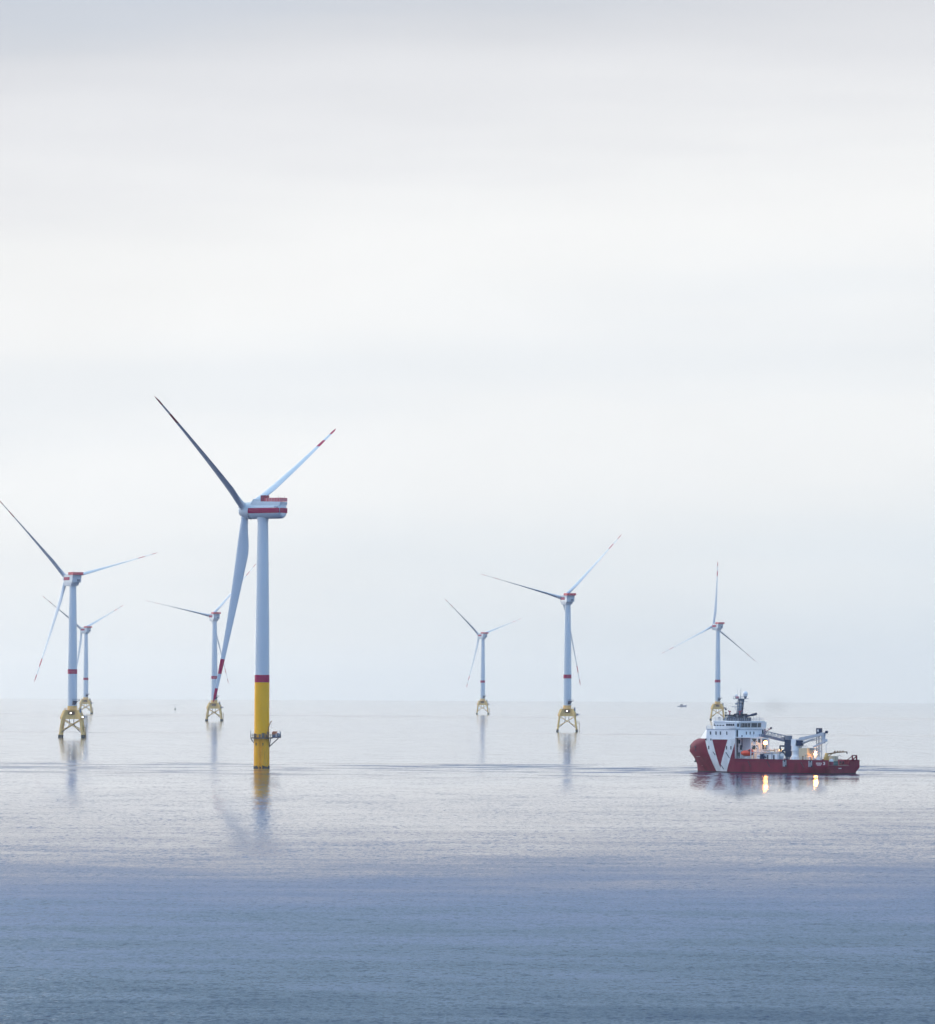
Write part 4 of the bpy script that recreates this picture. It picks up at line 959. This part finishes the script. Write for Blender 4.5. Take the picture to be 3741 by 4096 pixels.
# vents, lockers and pipework standing about the working deck
rng = random.Random(4)
for k, (s, y) in enumerate(((41.5, 6.8), (39.2, 7.2), (35.0, 5.5), (33.8, 7.9), (24.2, 6.5), (23.6, 8.6), (17.5, 6.2), (16.2, 7.6), (14.4, 5.0), (11.4, 6.4), (10.2, 4.2), (9.0, 7.2), (7.8, 5.2), (6.2, 7.6), (5.4, -3.5))):
    m = MB()
    if k % 3 == 0:
        m.tube((s, y, 3.3), (s, y, 6.2), .22, n=10); m.ball((s, y, 6.35), .42, 12, 6, sz=.55); P(m, 'deck_vent', 'ship_white')
    elif k % 3 == 1:
        w, d, h = rng.uniform(.8, 1.8), rng.uniform(.5, 1.0), rng.uniform(2.2, 3.1); m.box(s - w / 2, s + w / 2, y - d / 2, y + d / 2, 3.32, 3.32 + h); m.box(s - w / 2 - .05, s + w / 2 + .05, y - d / 2 - .05, y + d / 2 + .05, 3.32 + h, 3.4 + h); P(m, 'deck_locker', ('crane_grey', 'ship_white', 'steel')[k % 2])
    else:
        h = rng.uniform(3.0, 4.6); m.path([(s, y, 3.3), (s, y, 3.3 + h), (s - .6, y - .3, 3.7 + h), (s - 1.3, y - .3, 3.3 + h)], .1, 7); m.bar((s, y, 5.6), (s - 1.8, y, 5.6), .12, .12); P(m, 'deck_pipe', 'steel')
for k, (s, y, z0, h) in enumerate(((51.5, 5.6, 19.55, 1.5), (49.8, 6.2, 19.55, 2.6), (47.6, 5.2, 19.55, 1.9), (45.6, 6.0, 19.55, 3.2), (44.2, 3.4, 19.55, 2.3), (44.0, .6, 19.55, 1.8), (56.4, 3.0, 19.55, 1.6))):
    m = MB(); m.tube((s, y, z0), (s, y, z0 + h), .07, .05, 6); m.box(s - .22, s + .22, y - .22, y + .22, z0 + h * .55, z0 + h * .55 + .45); P(m, 'aerial', 'steel', bridge)
m = MB()
for k in range(12): m.bar((43.1, -6.4, 5.6 + k * .62), (43.1, -5.8, 5.6 + k * .62), .07, .07)
m.bar((43.1, -6.4, 5.3), (43.1, -6.4, 13.0), .09, .09); m.bar((43.1, -5.8, 5.3), (43.1, -5.8, 13.0), .09, .09); P(m, 'wall_ladder', 'steel', ah)
# stern: small crane, gallows
m = MB(); m.box(2.6, 3.9, 6.2, 7.7, 3.32, 6.4); m.hexa([(2.7, 6.5, 6.4), (3.8, 6.5, 6.4), (3.8, 7.6, 6.4), (2.7, 7.6, 6.4)], [(2.8, 6.2, 7.9), (3.7, 6.2, 7.9), (3.7, 7.0, 7.9), (2.8, 7.0, 7.9)]); sc_ = P(m, 'stern_crane_post', 'ochre')
m = MB(); m.bar((3.2, 6.6, 7.5), (3.0, 1.5, 8.0), .45, .5); m.bar((3.0, 1.5, 8.05), (2.8, -5.6, 8.3), .3, .34); m.bar((3.2, 5.9, 6.4), (3.1, 3.6, 7.6), .2, .2)
for y in (2.0, .2, -1.4, -3.2): m.box(2.8, 3.2, y - .4, y + .1, 8.2, 8.75)
P(m, 'stern_crane_boom', 'brown', sc_)
m = MB(); m.bar((2.8, -5.6, 8.3), (2.8, -5.7, 7.5), .3, .3); P(m, 'stern_crane_hook', 'navy', sc_)
m = MB()
for y in (-6.6, -9.2): m.bar((.8, y, 3.3), (1.0, y, 7.0), .45, .5)
m.bar((1.0, -6.5, 6.95), (1.0, -9.3, 6.95), .4, .35); m.bar((1.0, -6.6, 6.7), (4.6, -4.4, 3.6), .3, .3); m.bar((1.0, -9.2, 6.7), (4.0, -9.2, 4.0), .3, .3)
P(m, 'gallows', 'ship_red')

# things carried on deck
def cargo(name, label, cat, s, p, z, group=None):
    w = ship_mat @ Vector((s, p, z))
    o = empty(name, w, SROT); tag(o, label, cat, group); return o
ship_mat = Matrix.Translation((SX, SY, sea_z(SX, SY))) @ Matrix.Rotation(SROT, 4, 'Z')
rb = cargo('rescue_boat', 'orange enclosed rescue boat hanging at the side of the red ship', 'rescue boat', 38.9, 8.4, 6.2)
m = MB(); rings = []
for t in (0, .04, .12, .25, .5, .75, .9, .97, 1):
    x = -3.1 + 6.2 * t; k = max(.12, 1 - abs(2 * t - 1) ** 4); zb = .9 * (1 - k); top = 2.0 + (.75 if t < .45 else .0) * min(1, t * 7)
    rings.append([(x, 1.35 * k * math.cos(a), (1.35 + (top - 1.0) * max(0, math.sin(a)) * k + 1.2 * min(0, math.sin(a)) * k) ) for a in [2 * math.pi * i / 20 for i in range(20)]])
m.loft(rings[::-1]); m.add(rings[0], [tuple(range(20))]); m.add(rings[-1], [tuple(range(19, -1, -1))]); m.build('boat_hull', M['boat_orange'], rb)
m = MB(); m.box(-2.3, -1.2, 1.0, 1.25, 2.0, 2.5); m.build('boat_window', M['glass'], rb)
m = MB(); m.bar((-2.2, 0, 2.7), (-2.2, .2, 6.9), .06, .06); m.build('fall_wire', M['steel'], rb); m = MB(); m.bar((2.2, 0, 2.2), (2.2, .2, 6.9), .06, .06); m.build('fall_wire', M['steel'], rb)
c = cargo('cargo_container', 'cream container standing on a green one at the open stern of the ship', 'container', 3.0, 3.2, 4.9)
m = MB(); m.box(-1.2, 1.2, -1.5, 1.5, 0, 1.9)
for k in range(7): m.box(-1.26, -1.2, -1.4 + k * .42, -1.2 + k * .42, .1, 1.8)
m.build('box_body', M['cream'], c)
m = MB(); m.box(-1.3, -1.26, -.05, .05, .1, 1.8); m.build('lock_rod', M['steel'], c)
c = cargo('cargo_container', 'low dark green container under the cream one at the stern', 'container', 3.0, 3.2, 3.32)
m = MB(); m.box(-1.25, 1.25, -1.6, 1.5, 0, 1.56); m.build('box_body', M['green'], c)
m = MB(); m.box(-1.29, -1.25, -1.5, 1.4, .7, .8); m.build('lock_rod', M['steel'], c)
for k, (yy, lab) in enumerate(((-1.2, 'dark red cable reel beside the containers at the stern, nearer to them'), (-3.0, 'dark red cable reel at the stern, beside the gallows'))):
    c = cargo('cable_reel', lab, 'cable reel', 3.4, yy, 3.32, 'cable reels at the stern')
    for y in (-.75, .6): MB().tube((0, y, 1.0), (0, y + .15, 1.0), 1.0, n=24).build('flange', M['dark_red'], c)
    m = MB(); m.tube((0, -.6, 1.0), (0, .6, 1.0), .62, n=20); m.build('drum', M['dark'], c)
c = cargo('deck_tank', 'white dome-topped tank on a dark red base beside the stern crane', 'tank', 1.9, 5.6, 3.32)
m = MB(); m.lathe([(.85, 1.4), (.85, 1.9), (.6, 2.3), (.01, 2.45)], 20); m.build('tank_top', M['ship_white'], c)
m = MB(); m.lathe([(.8, 0), (.8, 1.4)], 20); m.build('tank_base', M['dark_red'], c)

# buoy and far workboat
BX, BY = -413.6, 7080
by = empty('sea_buoy', (BX, BY, sea_z(BX, BY))); tag(by, 'tiny grey buoy with a thin mast, alone far out at the left', 'buoy')
m = MB(); m.lathe([(1.3, -.5), (1.35, .5), (1.2, 1.2), (.4, 2.2)], 20); m.build('float_body', M['rail_grey'], by)
m = MB()
for a in range(3): m.tube((.9 * math.cos(a * 2.1), .9 * math.sin(a * 2.1), 1.2), (.15 * math.cos(a * 2.1), .15 * math.sin(a * 2.1), 5.5), .09, n=6)
m.tube((0, 0, 5), (0, 0, 7.2), .08, n=6); m.build('mast', M['steel'], by)
m = MB(); m.tube((0, 0, 6.6), (0, 0, 7.6), .35, .02, 10); m.build('top_mark', M['dark'], by)
WX, WY = 432.3, 10077
wb = empty('work_boat', (WX, WY, sea_z(WX, WY)), R(8)); tag(wb, 'small pale workboat far off, left of the red ship', 'boat')
m = MB(); rings = []
for t in (0, .2, .5, .75, .9, 1):
    x = -9 + 18 * t; w = 2.6 * (1 - max(0, (t - .5) / .5) ** 2.2) + .05; sh = 1.3 + 1.9 * max(0, (t - .4) / .6) ** 1.5
    rings.append([(x + max(0, t - .5) * 1.5, w * 1.05, sh), (x, w * .8, -.6), (x, -w * .8, -.6), (x + max(0, t - .5) * 1.5, -w * 1.05, sh)])
m.loft(rings, smooth=False); m.add(rings[0], [(3, 2, 1, 0)]); m.build('boat_hull', M['blue'], wb)
m = MB(); m.hexa([(-3.5, -1.8, 1.0), (2.5, -1.8, 1.0), (2.5, 1.8, 1.0), (-3.5, 1.8, 1.0)], [(-3.3, -1.6, 4.6), (.8, -1.6, 4.6), (.8, 1.6, 4.6), (-3.3, 1.6, 4.6)]); wh_ = m.build('wheelhouse', M['steel'], wb)
m = MB(); m.box(-2.6, 1.0, -1.85, -1.78, 3.3, 4.1); m.build('window', M['glass'], wh_)
m = MB(); m.tube((-2.4, 0, 4.6), (-1.4, 0, 8.6), .3, .2, 8); m.bar((-1.6, 0, 8.2), (4.2, 0, 5.6), .3, .3); m.build('mast', M['steel'], wb)

# ------------------------------------------------------------------ faint funnel smoke drifting astern
def make_smoke():
    m = bpy.data.materials.new('funnel_smoke'); m.use_nodes = True
    nt = m.node_tree; nt.nodes.remove(nt.nodes['Principled BSDF'])
    v = nt.nodes.new('ShaderNodeVolumePrincipled'); v.inputs['Color'].default_value = (.12, .12, .13, 1); v.inputs['Anisotropy'].default_value = .2
    t = nt.nodes.new('ShaderNodeTexCoord')
    n = nt.nodes.new('ShaderNodeTexNoise'); n.inputs['Scale'].default_value = .35; n.inputs['Detail'].default_value = 3; nt.links.new(t.outputs['Object'], n.inputs['Vector'])
    ln = nt.nodes.new('ShaderNodeVectorMath'); ln.operation = 'LENGTH'
    mp = nt.nodes.new('ShaderNodeMapping'); mp.inputs['Scale'].default_value = (1 / 7.0, 1 / 4.5, 1 / 4.0); nt.links.new(t.outputs['Object'], mp.inputs[0]); nt.links.new(mp.outputs[0], ln.inputs[0])
    fall = math_node(nt, 'MAXIMUM', math_node(nt, 'SUBTRACT', 1.0, ln.outputs['Value']), 0.0)
    d = math_node(nt, 'MULTIPLY', math_node(nt, 'MULTIPLY', fall, math_node(nt, 'MAXIMUM', math_node(nt, 'SUBTRACT', n.outputs['Fac'], .3), 0.0)), SMOKE_DENSITY)
    nt.links.new(d, v.inputs['Density']); nt.links.new(v.outputs[0], nt.nodes['Material Output'].inputs['Volume'])
    mb = MB(); mb.ball((0, 0, 0), 1.0, 24, 12, sx=7.0, sy=4.5, sz=4.0)
    o = mb.build('smoke', m, None); o.location = ship_mat @ Vector((31.5, 0.5, 25.5)); o.rotation_euler = (0, 0, SROT)
    tag(o, 'faint grey wisp of smoke in the air astern of the ship mast', 'smoke', kind='stuff')
SMOKE_DENSITY = .13
make_smoke()

# ------------------------------------------------------------------ haze
def make_haze():
    m = bpy.data.materials.new('haze_air'); m.use_nodes = True
    nt = m.node_tree; nt.nodes.remove(nt.nodes['Principled BSDF'])
    v = nt.nodes.new('ShaderNodeVolumePrincipled')
    v.inputs['Color'].default_value = (1, 1, 1, 1)
    v.inputs['Density'].default_value = HAZE_DENSITY
    v.inputs['Anisotropy'].default_value = .7
    nt.links.new(v.outputs[0], nt.nodes['Material Output'].inputs['Volume'])
    o = MB().box(-26000, 26000, -26000, 26000, sea_z(25000, 0) - 1, 182).build('haze', m)
    tag(o, kind='stuff')
HAZE_DENSITY = 3.0e-5
make_haze()
